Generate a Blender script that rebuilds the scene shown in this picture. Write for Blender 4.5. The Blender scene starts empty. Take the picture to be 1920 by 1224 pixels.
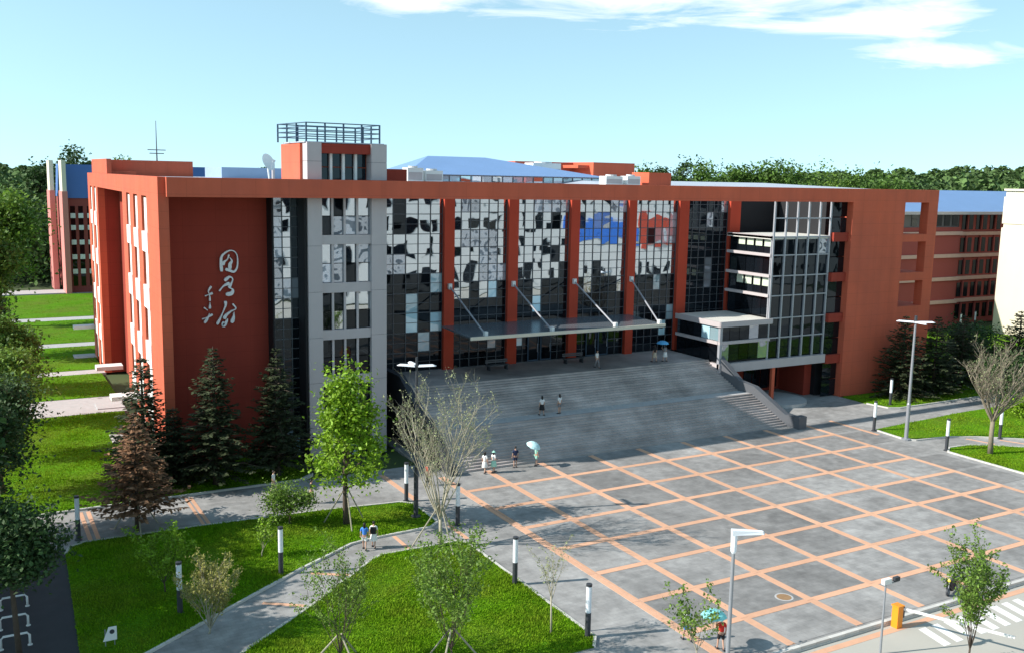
import bpy, bmesh, math, random
import numpy as np
from mathutils import Vector, Matrix
random.seed(7)
RNG = np.random.default_rng(11)
R = math.radians
scene = bpy.context.scene
COL = scene.collection

# ------------------------------------------------------------------ camera
cam_data = bpy.data.cameras.new('camera')
cam_data.sensor_width = 36.0
cam_data.lens = 34.33
cam_data.clip_start = 0.5
cam_data.clip_end = 6000
cam = bpy.data.objects.new('camera', cam_data)
COL.objects.link(cam)
YAW, PITCH, ROLL = 0.5159, 0.1512, 0.0203
_f = Vector((math.sin(YAW)*math.cos(PITCH), math.cos(YAW)*math.cos(PITCH), -math.sin(PITCH)))
_r = Vector((math.cos(YAW), -math.sin(YAW), 0))
_u = _r.cross(_f)
_r2 = _r*math.cos(ROLL) + _u*math.sin(ROLL)
_u2 = -_r*math.sin(ROLL) + _u*math.cos(ROLL)
cam.matrix_world = Matrix(((_r2.x, _u2.x, -_f.x, 0), (_r2.y, _u2.y, -_f.y, 0), (_r2.z, _u2.z, -_f.z, 22.0), (0, 0, 0, 1)))
scene.camera = cam

# ------------------------------------------------------------------ sky and sun
SUN_EL, SUN_AZ = 34.0, -74.0            # azimuth from +Y towards +X
world = bpy.data.worlds.new('World'); scene.world = world; world.use_nodes = True
wn, wl = world.node_tree.nodes, world.node_tree.links
sky = wn.new('ShaderNodeTexSky'); sky.sky_type = 'NISHITA'; sky.sun_disc = False
sky.sun_elevation = R(SUN_EL); sky.sun_rotation = R(SUN_AZ)
sky.altitude = 0; sky.air_density = 1.0; sky.dust_density = 0.2; sky.ozone_density = 1.6
bg = wn['Background']; bg.inputs[1].default_value = 0.134
# thin high clouds, streaks stretched along the horizon
tc = wn.new('ShaderNodeTexCoord')
sep = wn.new('ShaderNodeSeparateXYZ'); wl.new(tc.outputs['Generated'], sep.inputs[0])
def wmath(op, a, b=None, c=None):
    n = wn.new('ShaderNodeMath'); n.operation = op
    for i, v in enumerate((a, b, c)):
        if v is None: continue
        if isinstance(v, (int, float)): n.inputs[i].default_value = v
        else: wl.new(v, n.inputs[i])
    return n.outputs[0]
# the sky dome is read a little above the true direction, which keeps the horizon clear and pale
lift = wn.new('ShaderNodeCombineXYZ'); wl.new(sep.outputs[0], lift.inputs[0]); wl.new(sep.outputs[1], lift.inputs[1])
wl.new(wmath('ADD', wmath('MULTIPLY', wmath('MAXIMUM', sep.outputs[2], 0.0), 0.9), 0.16), lift.inputs[2])
nrm = wn.new('ShaderNodeVectorMath'); nrm.operation = 'NORMALIZE'; wl.new(lift.outputs[0], nrm.inputs[0]); wl.new(nrm.outputs[0], sky.inputs['Vector'])
zc = wmath('MAXIMUM', sep.outputs[2], 0.02)
az = wmath('ARCTAN2', sep.outputs[0], sep.outputs[1])
el = wmath('ARCSINE', zc)
comb = wn.new('ShaderNodeCombineXYZ')
wl.new(wmath('MULTIPLY', az, 6.5), comb.inputs[0]); wl.new(wmath('MULTIPLY', el, 38.0), comb.inputs[1])
nz = wn.new('ShaderNodeTexNoise'); nz.inputs['Scale'].default_value = 1.0; nz.inputs['Detail'].default_value = 9
nz.inputs['Roughness'].default_value = 0.60; nz.inputs['Distortion'].default_value = 0.9
wl.new(comb.outputs[0], nz.inputs['Vector'])
def cloud(a0, e0, sa, se):
    """soft elliptical bank of cloud at azimuth a0, elevation e0 (radians)"""
    da = wmath('DIVIDE', wmath('SUBTRACT', az, a0), sa)
    de = wmath('DIVIDE', wmath('SUBTRACT', el, e0), se)
    d = wmath('ADD', wmath('MULTIPLY', da, da), wmath('MULTIPLY', de, de))
    return wmath('POWER', 2.718, wmath('MULTIPLY', d, -1.0))
banks = None
for b in ((0.68, 0.182, 0.32, 0.036), (0.905, 0.116, 0.085, 0.018), (0.41, 0.170, 0.09, 0.016), (0.86, 0.150, 0.12, 0.02), (1.3, 0.25, 0.3, 0.05), (0.1, 0.32, 0.3, 0.04), (-0.5, 0.26, 0.3, 0.05), (0.8, 0.40, 0.4, 0.06), (-1.6, 0.3, 0.4, 0.05), (2.4, 0.28, 0.5, 0.05), (-2.6, 0.25, 0.5, 0.05)):
    c = cloud(*b)
    banks = c if banks is None else wmath('MAXIMUM', banks, c)
dens = wmath('ADD', wmath('MULTIPLY', nz.outputs['Fac'], 1.5), wmath('SUBTRACT', wmath('MULTIPLY', banks, 0.74), 1.10))
mr = wn.new('ShaderNodeMapRange'); mr.clamp = True
wl.new(dens, mr.inputs[0]); mr.inputs[1].default_value = 0.0; mr.inputs[2].default_value = 0.42
mr.inputs[3].default_value = 0.0; mr.inputs[4].default_value = 0.85
hs = wn.new('ShaderNodeHueSaturation'); hs.inputs['Saturation'].default_value = 0.88; hs.inputs['Hue'].default_value = 0.485
wl.new(sky.outputs[0], hs.inputs['Color'])
mixc = wn.new('ShaderNodeMixRGB'); mixc.inputs[2].default_value = (6.2, 6.25, 6.3, 1)
tint = wn.new('ShaderNodeMixRGB'); tint.blend_type = 'MULTIPLY'; tint.inputs[0].default_value = 1.0; tint.inputs[2].default_value = (1.0, 1.075, 0.98, 1)
wl.new(hs.outputs[0], tint.inputs[1])
wl.new(mr.outputs[0], mixc.inputs[0]); wl.new(tint.outputs[0], mixc.inputs[1])
wl.new(mixc.outputs[0], bg.inputs[0])

sun_data = bpy.data.lights.new('sun', 'SUN'); sun_data.energy = 4.0; sun_data.angle = R(0.53); sun_data.color = (1.0, 0.95, 0.88)
sun = bpy.data.objects.new('sun', sun_data); COL.objects.link(sun)
to_sun = Vector((math.sin(R(SUN_AZ))*math.cos(R(SUN_EL)), math.cos(R(SUN_AZ))*math.cos(R(SUN_EL)), math.sin(R(SUN_EL))))
sun.rotation_euler = (-to_sun).to_track_quat('-Z', 'Y').to_euler()
sun.location = (-60, 40, 60)
scene.view_settings.view_transform = 'Standard'; scene.view_settings.look = 'None'
scene.view_settings.exposure = 0.8; scene.view_settings.gamma = 1.0
scene.view_settings.use_curve_mapping = False
scene.render.engine = 'CYCLES'
scene.cycles.max_bounces = 6; scene.cycles.diffuse_bounces = 3; scene.cycles.glossy_bounces = 3
scene.cycles.transparent_max_bounces = 8; scene.cycles.use_denoising = True
scene.cycles.sample_clamp_indirect = 6

# ------------------------------------------------------------------ materials
MATS = {}
def mat(name, col, rough=0.8, var=0.12, scale=1.5, bump=0.0, bscale=20.0, metal=0.0, spec=0.4, streak=0.0, island=0.0, obj=0.0, trans=0.0, coord='Object', alt=None, ascale=0.2, joints=None):
    """plain surface: base colour with noise variation, optional bump, vertical weather streaks and per piece variation"""
    if name in MATS: return MATS[name]
    m = bpy.data.materials.new(name); m.use_nodes = True
    n, l = m.node_tree.nodes, m.node_tree.links
    b = n['Principled BSDF']
    b.inputs['Roughness'].default_value = rough; b.inputs['Metallic'].default_value = metal
    b.inputs['Specular IOR Level'].default_value = spec
    t = n.new('ShaderNodeTexCoord')
    nz = n.new('ShaderNodeTexNoise'); nz.inputs['Scale'].default_value = scale; nz.inputs['Detail'].default_value = 7; nz.inputs['Roughness'].default_value = 0.62
    l.new(t.outputs[coord], nz.inputs['Vector'])
    def M(op, a, bb):
        q = n.new('ShaderNodeMath'); q.operation = op
        for i, v in enumerate((a, bb)):
            if isinstance(v, (int, float)): q.inputs[i].default_value = v
            else: l.new(v, q.inputs[i])
        return q.outputs[0]
    val = M('ADD', M('MULTIPLY', M('SUBTRACT', nz.outputs['Fac'], 0.5), 2.6*var), 1.0)
    if streak:
        mp = n.new('ShaderNodeMapping'); mp.inputs['Scale'].default_value = (0.9, 0.9, 0.05); l.new(t.outputs[coord], mp.inputs[0])
        ns = n.new('ShaderNodeTexNoise'); ns.inputs['Scale'].default_value = 1.3; ns.inputs['Detail'].default_value = 6; l.new(mp.outputs[0], ns.inputs['Vector'])
        val = M('MULTIPLY', val, M('ADD', M('MULTIPLY', M('SUBTRACT', ns.outputs['Fac'], 0.5), 2*streak), 1.0))
    if island:
        g = n.new('ShaderNodeNewGeometry')
        val = M('MULTIPLY', val, M('ADD', M('MULTIPLY', M('SUBTRACT', g.outputs['Random Per Island'], 0.5), 2*island), 1.0))
    if obj:
        oi = n.new('ShaderNodeObjectInfo')
        val = M('MULTIPLY', val, M('ADD', M('MULTIPLY', M('SUBTRACT', oi.outputs['Random'], 0.5), 2*obj), 1.0))
    if joints:      # fine lines between render panels or roof sheets
        gp = n.new('ShaderNodeNewGeometry'); sx = n.new('ShaderNodeSeparateXYZ'); l.new(gp.outputs['Position'], sx.inputs[0])
        cx = n.new('ShaderNodeCombineXYZ'); l.new(M('ADD', sx.outputs[0], sx.outputs[1]), cx.inputs[0]); l.new(sx.outputs[2], cx.inputs[1])
        bk = n.new('ShaderNodeTexBrick'); bk.offset = 0.0; bk.inputs['Scale'].default_value = 1.0; bk.inputs['Brick Width'].default_value = joints[0]; bk.inputs['Row Height'].default_value = joints[1]; bk.inputs['Mortar Size'].default_value = joints[2]; bk.inputs['Mortar Smooth'].default_value = 0.3
        l.new(cx.outputs[0], bk.inputs['Vector'])
        val = M('MULTIPLY', val, M('SUBTRACT', 1.0, M('MULTIPLY', bk.outputs['Fac'], joints[3])))
    vm = n.new('ShaderNodeVectorMath'); vm.operation = 'SCALE'; vm.inputs[0].default_value = col
    if alt is not None:
        na = n.new('ShaderNodeTexNoise'); na.inputs['Scale'].default_value = ascale; na.inputs['Detail'].default_value = 6; na.inputs['Roughness'].default_value = 0.65
        l.new(t.outputs[coord], na.inputs['Vector'])
        ra = n.new('ShaderNodeMapRange'); l.new(na.outputs['Fac'], ra.inputs[0]); ra.inputs[1].default_value = 0.42; ra.inputs[2].default_value = 0.66
        ma = n.new('ShaderNodeMixRGB'); ma.inputs[1].default_value = (*col, 1); ma.inputs[2].default_value = (*alt, 1); l.new(ra.outputs[0], ma.inputs[0])
        l.new(ma.outputs[0], vm.inputs[0])
    l.new(val, vm.inputs['Scale'])
    l.new(vm.outputs[0], b.inputs['Base Color'])
    if bump:
        nb = n.new('ShaderNodeTexNoise'); nb.inputs['Scale'].default_value = bscale; nb.inputs['Detail'].default_value = 4
        l.new(t.outputs[coord], nb.inputs['Vector'])
        bp = n.new('ShaderNodeBump'); bp.inputs['Strength'].default_value = bump; bp.inputs['Distance'].default_value = 0.03
        l.new(nb.outputs['Fac'], bp.inputs['Height']); l.new(bp.outputs[0], b.inputs['Normal'])
    if trans:
        tr = n.new('ShaderNodeBsdfTranslucent'); l.new(vm.outputs[0], tr.inputs[0])
        mx = n.new('ShaderNodeMixShader'); mx.inputs[0].default_value = trans
        l.new(b.outputs[0], mx.inputs[1]); l.new(tr.outputs[0], mx.inputs[2])
        l.new(mx.outputs[0], n['Material Output'].inputs[0])
    MATS[name] = m
    return m

def glass(name, dark=(0.012, 0.016, 0.022), refl=0.42, tint=(0.80, 0.87, 0.95), rough=0.015, wave=0.017, wscale=0.42, graze=0.95):
    """coated mirror glazing over a dark room, faintly wavy like real sheets"""
    if name in MATS: return MATS[name]
    m = bpy.data.materials.new(name); m.use_nodes = True
    n, l = m.node_tree.nodes, m.node_tree.links
    n.remove(n['Principled BSDF'])
    d = n.new('ShaderNodeBsdfDiffuse'); g = n.new('ShaderNodeBsdfGlossy')
    oi = n.new('ShaderNodeObjectInfo')
    vm = n.new('ShaderNodeVectorMath'); vm.operation = 'SCALE'; vm.inputs[0].default_value = dark
    ad = n.new('ShaderNodeMath'); ad.operation = 'MULTIPLY_ADD'; l.new(oi.outputs['Random'], ad.inputs[0]); ad.inputs[1].default_value = 1.2; ad.inputs[2].default_value = 0.4
    l.new(ad.outputs[0], vm.inputs['Scale']); l.new(vm.outputs[0], d.inputs[0])
    g.inputs['Color'].default_value = (*tint, 1); g.inputs['Roughness'].default_value = rough
    t = n.new('ShaderNodeTexCoord'); nz = n.new('ShaderNodeTexNoise'); nz.inputs['Scale'].default_value = wscale; nz.inputs['Detail'].default_value = 1
    geo = n.new('ShaderNodeNewGeometry')
    l.new(geo.outputs['Position'], nz.inputs['Vector'])
    bp = n.new('ShaderNodeBump'); bp.inputs['Strength'].default_value = 1.0; bp.inputs['Distance'].default_value = wave
    l.new(nz.outputs['Fac'], bp.inputs['Height']); l.new(bp.outputs[0], g.inputs['Normal'])
    lw = n.new('ShaderNodeLayerWeight'); lw.inputs['Blend'].default_value = 0.28
    mr = n.new('ShaderNodeMapRange'); l.new(lw.outputs['Facing'], mr.inputs[0]); mr.inputs[3].default_value = refl; mr.inputs[4].default_value = graze
    mx = n.new('ShaderNodeMixShader'); l.new(mr.outputs[0], mx.inputs[0]); l.new(d.outputs[0], mx.inputs[1]); l.new(g.outputs[0], mx.inputs[2])
    l.new(mx.outputs[0], n['Material Output'].inputs[0])
    MATS[name] = m
    return m

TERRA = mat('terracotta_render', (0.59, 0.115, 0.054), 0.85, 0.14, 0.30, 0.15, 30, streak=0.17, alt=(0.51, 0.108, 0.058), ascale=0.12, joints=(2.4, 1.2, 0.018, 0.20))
SHADE_RED = mat('shade_dark_red_render', (0.30, 0.040, 0.022), 0.85, 0.13, 0.3, 0.15, 30, streak=0.16, joints=(2.4, 1.2, 0.018, 0.22))  # terracotta darkened in its colour to stand in for shade on recessed walls
COLM = mat('column_red_render', (0.48, 0.058, 0.026), 0.85, 0.10, 0.4, 0.15, 30, streak=0.08)
GREYP = mat('grey_cladding', (0.48, 0.425, 0.42), 0.55, 0.07, 0.6, 0, streak=0.06)
DGREY = mat('dark_grey_metal', (0.09, 0.095, 0.105), 0.5, 0.1, 1.0)
MULL = mat('silver_mullion', (0.37, 0.375, 0.40), 0.4, 0.06, 1.0, metal=0.2)
WHITE = mat('white_panel', (0.78, 0.77, 0.74), 0.6, 0.05, 1.0, streak=0.04)
STEEL = mat('blue_grey_steel', (0.06, 0.10, 0.15), 0.45, 0.08, 1.0, metal=0.3)
BLUER = mat('blue_metal_roof', (0.18, 0.30, 0.52), 0.45, 0.08, 0.4, joints=(0.9, 60, 0.05, 0.25))
BLUED = mat('deep_blue_fascia', (0.075, 0.16, 0.40), 0.5, 0.06, 0.4)
ROOFG = mat('pale_roof_sheet', (0.42, 0.46, 0.52), 0.55, 0.12, 0.5)
GLASS = glass('coated_glass', (0.012, 0.016, 0.024), 0.55, (0.86, 0.93, 1.0))
GLASSD = glass('dark_glass', (0.006, 0.008, 0.011), 0.03, (0.75, 0.85, 0.95), 0.02, 0.015, 0.5, 0.15)
GLASSW = glass('brown_reflection_glass', (0.20, 0.075, 0.05), 0.22, (1, 0.9, 0.85), 0.05, 0.02, 0.8)  # brownish reflection of the side windows put into the glass colour
GLASSL = glass('pale_grey_glass', (0.34, 0.36, 0.40), 0.25, (0.85, 0.9, 1.0), 0.02, 0.04, 0.6)  # glass with a pale grey base colour
PALE = glass('glass_over_pale_notice', (0.42, 0.62, 0.68), 0.12, (0.85, 0.9, 1.0), 0.03, 0.03, 0.6)
SUNW = mat('pale_green_window_screen', (0.55, 0.62, 0.48), 0.6, 0.1, 1.0)
BLACK = mat('flat_black', (0.012, 0.012, 0.014), 0.7, 0.1, 1.0)
STONE = mat('grey_granite_step', (0.40, 0.355, 0.335), 0.8, 0.70, 0.30, 0.2, 40, obj=0.12)
STONEL = mat('pale_granite_landing', (0.44, 0.43, 0.42), 0.8, 0.18, 1.5, 0.2, 40)
STONED = mat('dark_slate_wall', (0.035, 0.038, 0.046), 0.6, 0.15, 1.2)
STAIRW = mat('blue_grey_stone_wall', (0.10, 0.105, 0.115), 0.6, 0.12, 1.0)
KERB = mat('pale_kerb_stone', (0.55, 0.53, 0.49), 0.85, 0.12, 2.0, 0.1, 30, obj=0.10)
PEACH = mat('peach_granite_band', (0.64, 0.36, 0.23), 0.8, 0.13, 1.6, 0.15, 30, obj=0.08)
ROADM = mat('road_concrete', (0.42, 0.40, 0.35), 0.9, 0.08, 0.35, 0.12, 25)  # even pale beige road colour
ASPH = mat('asphalt', (0.05, 0.05, 0.055), 0.9, 0.22, 0.8, 0.25, 30)
PAINT = mat('white_road_paint', (0.76, 0.75, 0.72), 0.8, 0.08, 3.0)
EARTH = mat('ground_earth', (0.055, 0.085, 0.028), 0.95, 0.35, 0.05, coord='Object')
SOIL = mat('brown_soil', (0.11, 0.075, 0.04), 0.95, 0.35, 1.2, 0.3, 20)
TURF = mat('turf', (0.085, 0.215, 0.008), 0.95, 0.28, 0.5, 0.4, 25, spec=0.05, alt=(0.115, 0.165, 0.020), ascale=0.16)
BLADE = mat('grass_blade', (0.145, 0.305, 0.008), 0.9, 0.34, 0.35, island=0.38, trans=0.25, spec=0.05, alt=(0.215, 0.30, 0.022), ascale=0.22)
CREAM = mat('cream_render', (0.70, 0.64, 0.50), 0.85, 0.04, 0.3, streak=0.03)
MAROON = mat('maroon_render', (0.30, 0.065, 0.055), 0.85, 0.08, 0.5)
PINK = mat('pink_render', (0.60, 0.22, 0.19), 0.85, 0.06, 0.5)
BARK = mat('brown_bark', (0.085, 0.062, 0.045), 0.95, 0.3, 3.0, 0.4, 20)
PBARK = mat('pale_bark', (0.40, 0.36, 0.26), 0.95, 0.25, 3.0, 0.3, 20)
GBARK = mat('grey_brown_bark', (0.23, 0.195, 0.14), 0.95, 0.25, 3.0, 0.3, 20)
STAKE = mat('weathered_stake', (0.33, 0.30, 0.22), 0.9, 0.2, 3.0)

def pavers():
    m = bpy.data.materials.new('grey_pavers'); m.use_nodes = True
    n, l = m.node_tree.nodes, m.node_tree.links; b = n['Principled BSDF']; b.inputs['Roughness'].default_value = 0.85; b.inputs['Specular IOR Level'].default_value = 0.3
    geo = n.new('ShaderNodeNewGeometry'); oi = n.new('ShaderNodeObjectInfo')
    br = n.new('ShaderNodeTexBrick'); br.inputs['Scale'].default_value = 1.0; br.inputs['Brick Width'].default_value = 0.6; br.inputs['Row Height'].default_value = 0.3
    br.inputs['Mortar Size'].default_value = 0.010; br.inputs['Color1'].default_value = (0.238, 0.231, 0.222, 1); br.inputs['Color2'].default_value = (0.276, 0.267, 0.255, 1); br.inputs['Mortar'].default_value = (0.21, 0.208, 0.204, 1)
    l.new(geo.outputs['Position'], br.inputs['Vector'])
    def noise(s, d=8, ro=0.62):
        q = n.new('ShaderNodeTexNoise'); q.inputs['Scale'].default_value = s; q.inputs['Detail'].default_value = d; q.inputs['Roughness'].default_value = ro
        l.new(geo.outputs['Position'], q.inputs['Vector']); return q.outputs['Fac']
    def M(op, a, bb):
        q = n.new('ShaderNodeMath'); q.operation = op
        for i, v in enumerate((a, bb)):
            if isinstance(v, (int, float)): q.inputs[i].default_value = v
            else: l.new(v, q.inputs[i])
        return q.outputs[0]
    v = M('ADD', M('MULTIPLY', M('SUBTRACT', noise(0.22), 0.5), 1.25), 1.0)
    v = M('MULTIPLY', v, M('ADD', M('MULTIPLY', M('SUBTRACT', noise(1.1), 0.5), 1.15), 1.0))
    v = M('MULTIPLY', v, M('ADD', M('MULTIPLY', M('SUBTRACT', oi.outputs['Random'], 0.5), 0.40), 1.0))
    vm = n.new('ShaderNodeVectorMath'); vm.operation = 'SCALE'; l.new(br.outputs['Color'], vm.inputs[0]); l.new(v, vm.inputs['Scale'])
    l.new(vm.outputs[0], b.inputs['Base Color'])
    bp = n.new('ShaderNodeBump'); bp.inputs['Strength'].default_value = 0.25; bp.inputs['Distance'].default_value = 0.01
    l.new(noise(30, 3), bp.inputs['Height']); l.new(bp.outputs[0], b.inputs['Normal'])
    return m
PAVER = pavers()

# ------------------------------------------------------------------ builders
ROOT = {}
def tag(o, label=None, cat=None, group=None, kind=None):
    if label: o['label'] = label
    if cat: o['category'] = cat
    if group: o['group'] = group
    if kind: o['kind'] = kind
    return o
def thing(name, loc, label, cat, group=None, rz=0.0):
    o = bpy.data.objects.new(name, None); o.empty_display_size = 0.3
    COL.objects.link(o); o.location = loc; o.rotation_euler = (0, 0, rz)
    ROOT[o.name] = Vector(loc)
    return tag(o, label, cat, group)
def root_of(o):
    while o.parent: o = o.parent
    return o
def origin_of(parent):
    """world position of a parent's origin (parts sit at their thing's origin)"""
    v = Vector((0, 0, 0)); o = parent
    while o: v += Vector(o.location); o = o.parent
    return v
def link(name, me, m, parent=None, loc=None, rot=(0, 0, 0)):
    o = bpy.data.objects.new(name, me); COL.objects.link(o)
    if m is not None and not me.materials: me.materials.append(m)
    if parent is not None: o.parent = parent
    if loc is not None:
        o.location = Vector(loc) - (origin_of(parent) if parent is not None else Vector((0, 0, 0)))
    o.rotation_euler = rot
    return o

class MB:
    """collects solids in world coordinates; build() links them as one mesh object"""
    def __init__(s, T=None): s.v = []; s.f = []; s.T = T
    def add(s, vs, fs):
        k = len(s.v)
        s.v += [tuple(s.T @ Vector(q)) if s.T is not None else tuple(q) for q in vs]
        s.f += [tuple(i + k for i in q) for q in fs]
        return s
    def box(s, x0, x1, y0, y1, z0, z1):
        return s.add([(x0, y0, z0), (x1, y0, z0), (x1, y1, z0), (x0, y1, z0), (x0, y0, z1), (x1, y0, z1), (x1, y1, z1), (x0, y1, z1)],
                     [(0, 3, 2, 1), (4, 5, 6, 7), (0, 1, 5, 4), (1, 2, 6, 5), (2, 3, 7, 6), (3, 0, 4, 7)])
    def prism(s, poly, z0, z1):
        n = len(poly)
        return s.add([(x, y, z0) for x, y in poly] + [(x, y, z1) for x, y in poly],
                     [tuple(range(n))[::-1], tuple(range(n, 2*n))] + [(i, (i+1) % n, n + (i+1) % n, n + i) for i in range(n)])
    def prism_x(s, poly, x0, x1):
        n = len(poly)
        return s.add([(x0, y, z) for y, z in poly] + [(x1, y, z) for y, z in poly],
                     [tuple(range(n)), tuple(range(n, 2*n))[::-1]] + [(i, n + i, n + (i+1) % n, (i+1) % n) for i in range(n)])
    def tube(s, pts, rads, n=8, cap=True):
        pts = [Vector(q) for q in pts]; vs = []; fs = []
        for i, q in enumerate(pts):
            d = (pts[min(i+1, len(pts)-1)] - pts[max(i-1, 0)])
            d = d.normalized() if d.length > 1e-6 else Vector((0, 0, 1))
            a = Vector((1, 0, 0)) if abs(d.x) < 0.8 else Vector((0, 1, 0))
            e1 = d.cross(a).normalized(); e2 = d.cross(e1)
            r = rads[i] if isinstance(rads, (list, tuple)) else rads
            for j in range(n):
                t = 2*math.pi*j/n
                vs.append(q + r*(math.cos(t)*e1 + math.sin(t)*e2))
        for i in range(len(pts)-1):
            for j in range(n):
                a, b = i*n + j, i*n + (j+1) % n
                fs.append((a, b, b+n, a+n))
        if cap:
            fs.append(tuple(range(n))[::-1]); k = (len(pts)-1)*n; fs.append(tuple(range(k, k+n)))
        return s.add(vs, fs)
    def lathe(s, prof, c=(0, 0, 0), n=16):
        vs = []; fs = []
        for r, z in prof:
            for j in range(n):
                t = 2*math.pi*j/n; vs.append((c[0] + r*math.cos(t), c[1] + r*math.sin(t), c[2] + z))
        for i in range(len(prof)-1):
            for j in range(n):
                a, b = i*n + j, i*n + (j+1) % n; fs.append((a, b, b+n, a+n))
        return s.add(vs, fs)
    def quad(s, *q): return s.add(q, [tuple(range(len(q)))])
    def mesh(s, name, off=Vector((0, 0, 0)), smooth=False):
        me = bpy.data.meshes.new(name)
        me.from_pydata([(a-off[0], b-off[1], c-off[2]) for a, b, c in s.v], [], s.f)
        bm = bmesh.new(); bm.from_mesh(me); bmesh.ops.recalc_face_normals(bm, faces=bm.faces); bm.to_mesh(me); bm.free()
        if smooth:
            me.polygons.foreach_set('use_smooth', [True]*len(me.polygons))
        me.update()
        return me
    def build(s, name, m, parent=None, smooth=False):
        off = origin_of(parent) if parent is not None else Vector((0, 0, 0))
        return link(name, s.mesh(name, off, smooth), m, parent)
def box(name, m, parent, *b): return MB().box(*b).build(name, m, parent)

def raw_mesh(name, verts, nper, mats):
    """mesh of disconnected polygons with nper vertices each, from a numpy array"""
    N = len(verts)
    me = bpy.data.meshes.new(name)
    me.vertices.add(N); me.vertices.foreach_set('co', np.ascontiguousarray(verts, dtype=np.float32).ravel())
    F = N//nper
    me.loops.add(N); me.loops.foreach_set('vertex_index', np.arange(N, dtype=np.int32))
    me.polygons.add(F); me.polygons.foreach_set('loop_start', np.arange(0, N, nper, dtype=np.int32))
    me.polygons.foreach_set('loop_total', np.full(F, nper, dtype=np.int32))
    for q in mats: me.materials.append(q)
    me.update(calc_edges=True); me.validate()
    return me

def leaves(cent, size, aspect=0.6, up=0.35, rng=RNG):
    """diamond leaves with random tilt at the given centres -> vertex array"""
    N = len(cent)
    nrm = rng.normal(size=(N, 3)); nrm[:, 2] = np.abs(nrm[:, 2]) + up; nrm /= np.linalg.norm(nrm, axis=1)[:, None]
    a = rng.normal(size=(N, 3)); a -= (a*nrm).sum(1)[:, None]*nrm; a /= np.linalg.norm(a, axis=1)[:, None]
    b = np.cross(nrm, a)
    s = size*(0.65 + 0.7*rng.random((N, 1)))
    v = np.empty((N, 4, 3))
    v[:, 0] = cent - a*s; v[:, 1] = cent + b*s*aspect - a*s*0.1 + nrm*s*0.15; v[:, 2] = cent + a*s; v[:, 3] = cent - b*s*aspect - a*s*0.1 + nrm*s*0.15
    return v.reshape(-1, 3)

# ------------------------------------------------------------------ the setting: ground, road, plaza, lawns
tag(MB().box(-2500, 2500, -2500, 2500, -0.6, -0.22).build('ground', EARTH), kind='structure')
tag(MB().prism([(-14, 31.5), (112, 31.5), (112, 66.8), (79.5, 66.8), (79.5, 80), (30, 80), (30, 66.8), (-14, 66.8)], -0.2, -0.006).build('pavement', PAVER), kind='structure')
tag(MB().box(-14, 4.3, 31.6, 60.3, -0.004, 0.0).build('service_road', ASPH), kind='structure')
road = tag(MB().box(-60, 160, -14, 31.2, -0.21, -0.13).build('road', ROADM), kind='structure')
# peach edge strip and markings on the road
strip = MB(); strip.box(-10, 100, 30.55, 30.95, -0.128, -0.122); strip.build('edge_strip', PEACH, road)
for i in range(9):      # zebra bars near the barrier gate
    x = 40.7 + i*0.95
    MB().prism([(x, 28.4), (x+0.5, 28.4), (x+0.9, 30.2), (x+0.4, 30.2)], -0.128, -0.122).build('zebra_bar', PAINT, road)
for i in range(5):
    x = 37.0 + i*3.6
    MB().prism([(x, 26.4), (x+1.9, 26.4), (x+1.9, 26.56), (x, 26.56)], -0.128, -0.122).build('lane_mark', PAINT, road)
for i in range(6):
    x = 46.2 + i*1.1
    MB().prism([(x, 25.2), (x+0.55, 25.2), (x+0.85, 27.4), (x+0.3, 27.4)], -0.128, -0.122).build('zebra_bar', PAINT, road)
# kerb between the plaza and the road, stone by stone
kerb = tag(MB().box(-14, 112, 31.22, 31.38, -0.2, -0.05).build('kerb', KERB), kind='structure')
ks = MB().box(-0.49, 0.49, -0.11, 0.11, -0.12, 0.10).mesh('kerb_stone')
for i in range(62):
    link('kerb_stone', ks, KERB, kerb, (14.5 + i, 31.36 + random.uniform(-.005, .005), random.uniform(-.004, .004)))

plaza = tag(MB().box(29.8, 70.9, 31.8, 63.3, -0.04, 0.0).build('plaza', PAVER), kind='structure')
AX = [30.15, 33.9, 38.61, 43.32, 48.03, 52.74, 57.45, 62.16, 66.87]
BY = [35.05, 39.10, 43.15, 47.20, 51.25, 55.30, 59.35]
ys = [31.75] + BY + [63.15]
bw = 0.24
for i in range(len(AX) - 1):
    for j in range(len(ys) - 1):
        x0, x1 = AX[i] + bw + .012, AX[i+1] - bw - .012
        y0 = ys[j] + (bw if j else 0) + .012; y1 = ys[j+1] - (bw if j < len(ys) - 2 else 0) - .012
        t = random.uniform(0.008, 0.014)
        if j == 0 and i not in (0, 1, 2, 3, 4, 5, 6, 7): continue
        MB().box(x0, x1, y0, y1, -0.02, t).build('paving_panel', PAVER, plaza)
for j in range(len(ys) - 1):
    y0 = ys[j] + (bw if j else 0) + .012; y1 = ys[j+1] - .012
    MB().box(AX[-1] + bw + .012, 70.2, y0, y1 - (bw if j < len(ys) - 2 else 0), -0.02, 0.010).build('paving_panel', PAVER, plaza)
for i, x in enumerate(AX):
    for j in range(len(ys) - 1):
        w = bw
        if i == 0:      # the border is a pair of bands with a dark seam
            MB().box(x - .34, x - .02, ys[j] + .008, ys[j+1] - .008, -0.02, 0.016).build('paving_band', PEACH, plaza)
            MB().box(x + .02, x + .34 - .14, ys[j] + .008, ys[j+1] - .008, -0.02, 0.016).build('paving_band', PEACH, plaza)
        else:
            MB().box(x - w, x + w, ys[j] + .008, ys[j+1] - .008, -0.02, 0.016).build('paving_band', PEACH, plaza)
for y in BY:
    for i in range(len(AX) - 1):
        MB().box(AX[i] + bw + .006, AX[i+1] - bw - .006, y - .23, y + .23, -0.02, 0.0145).build('paving_band', PEACH, plaza)
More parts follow.
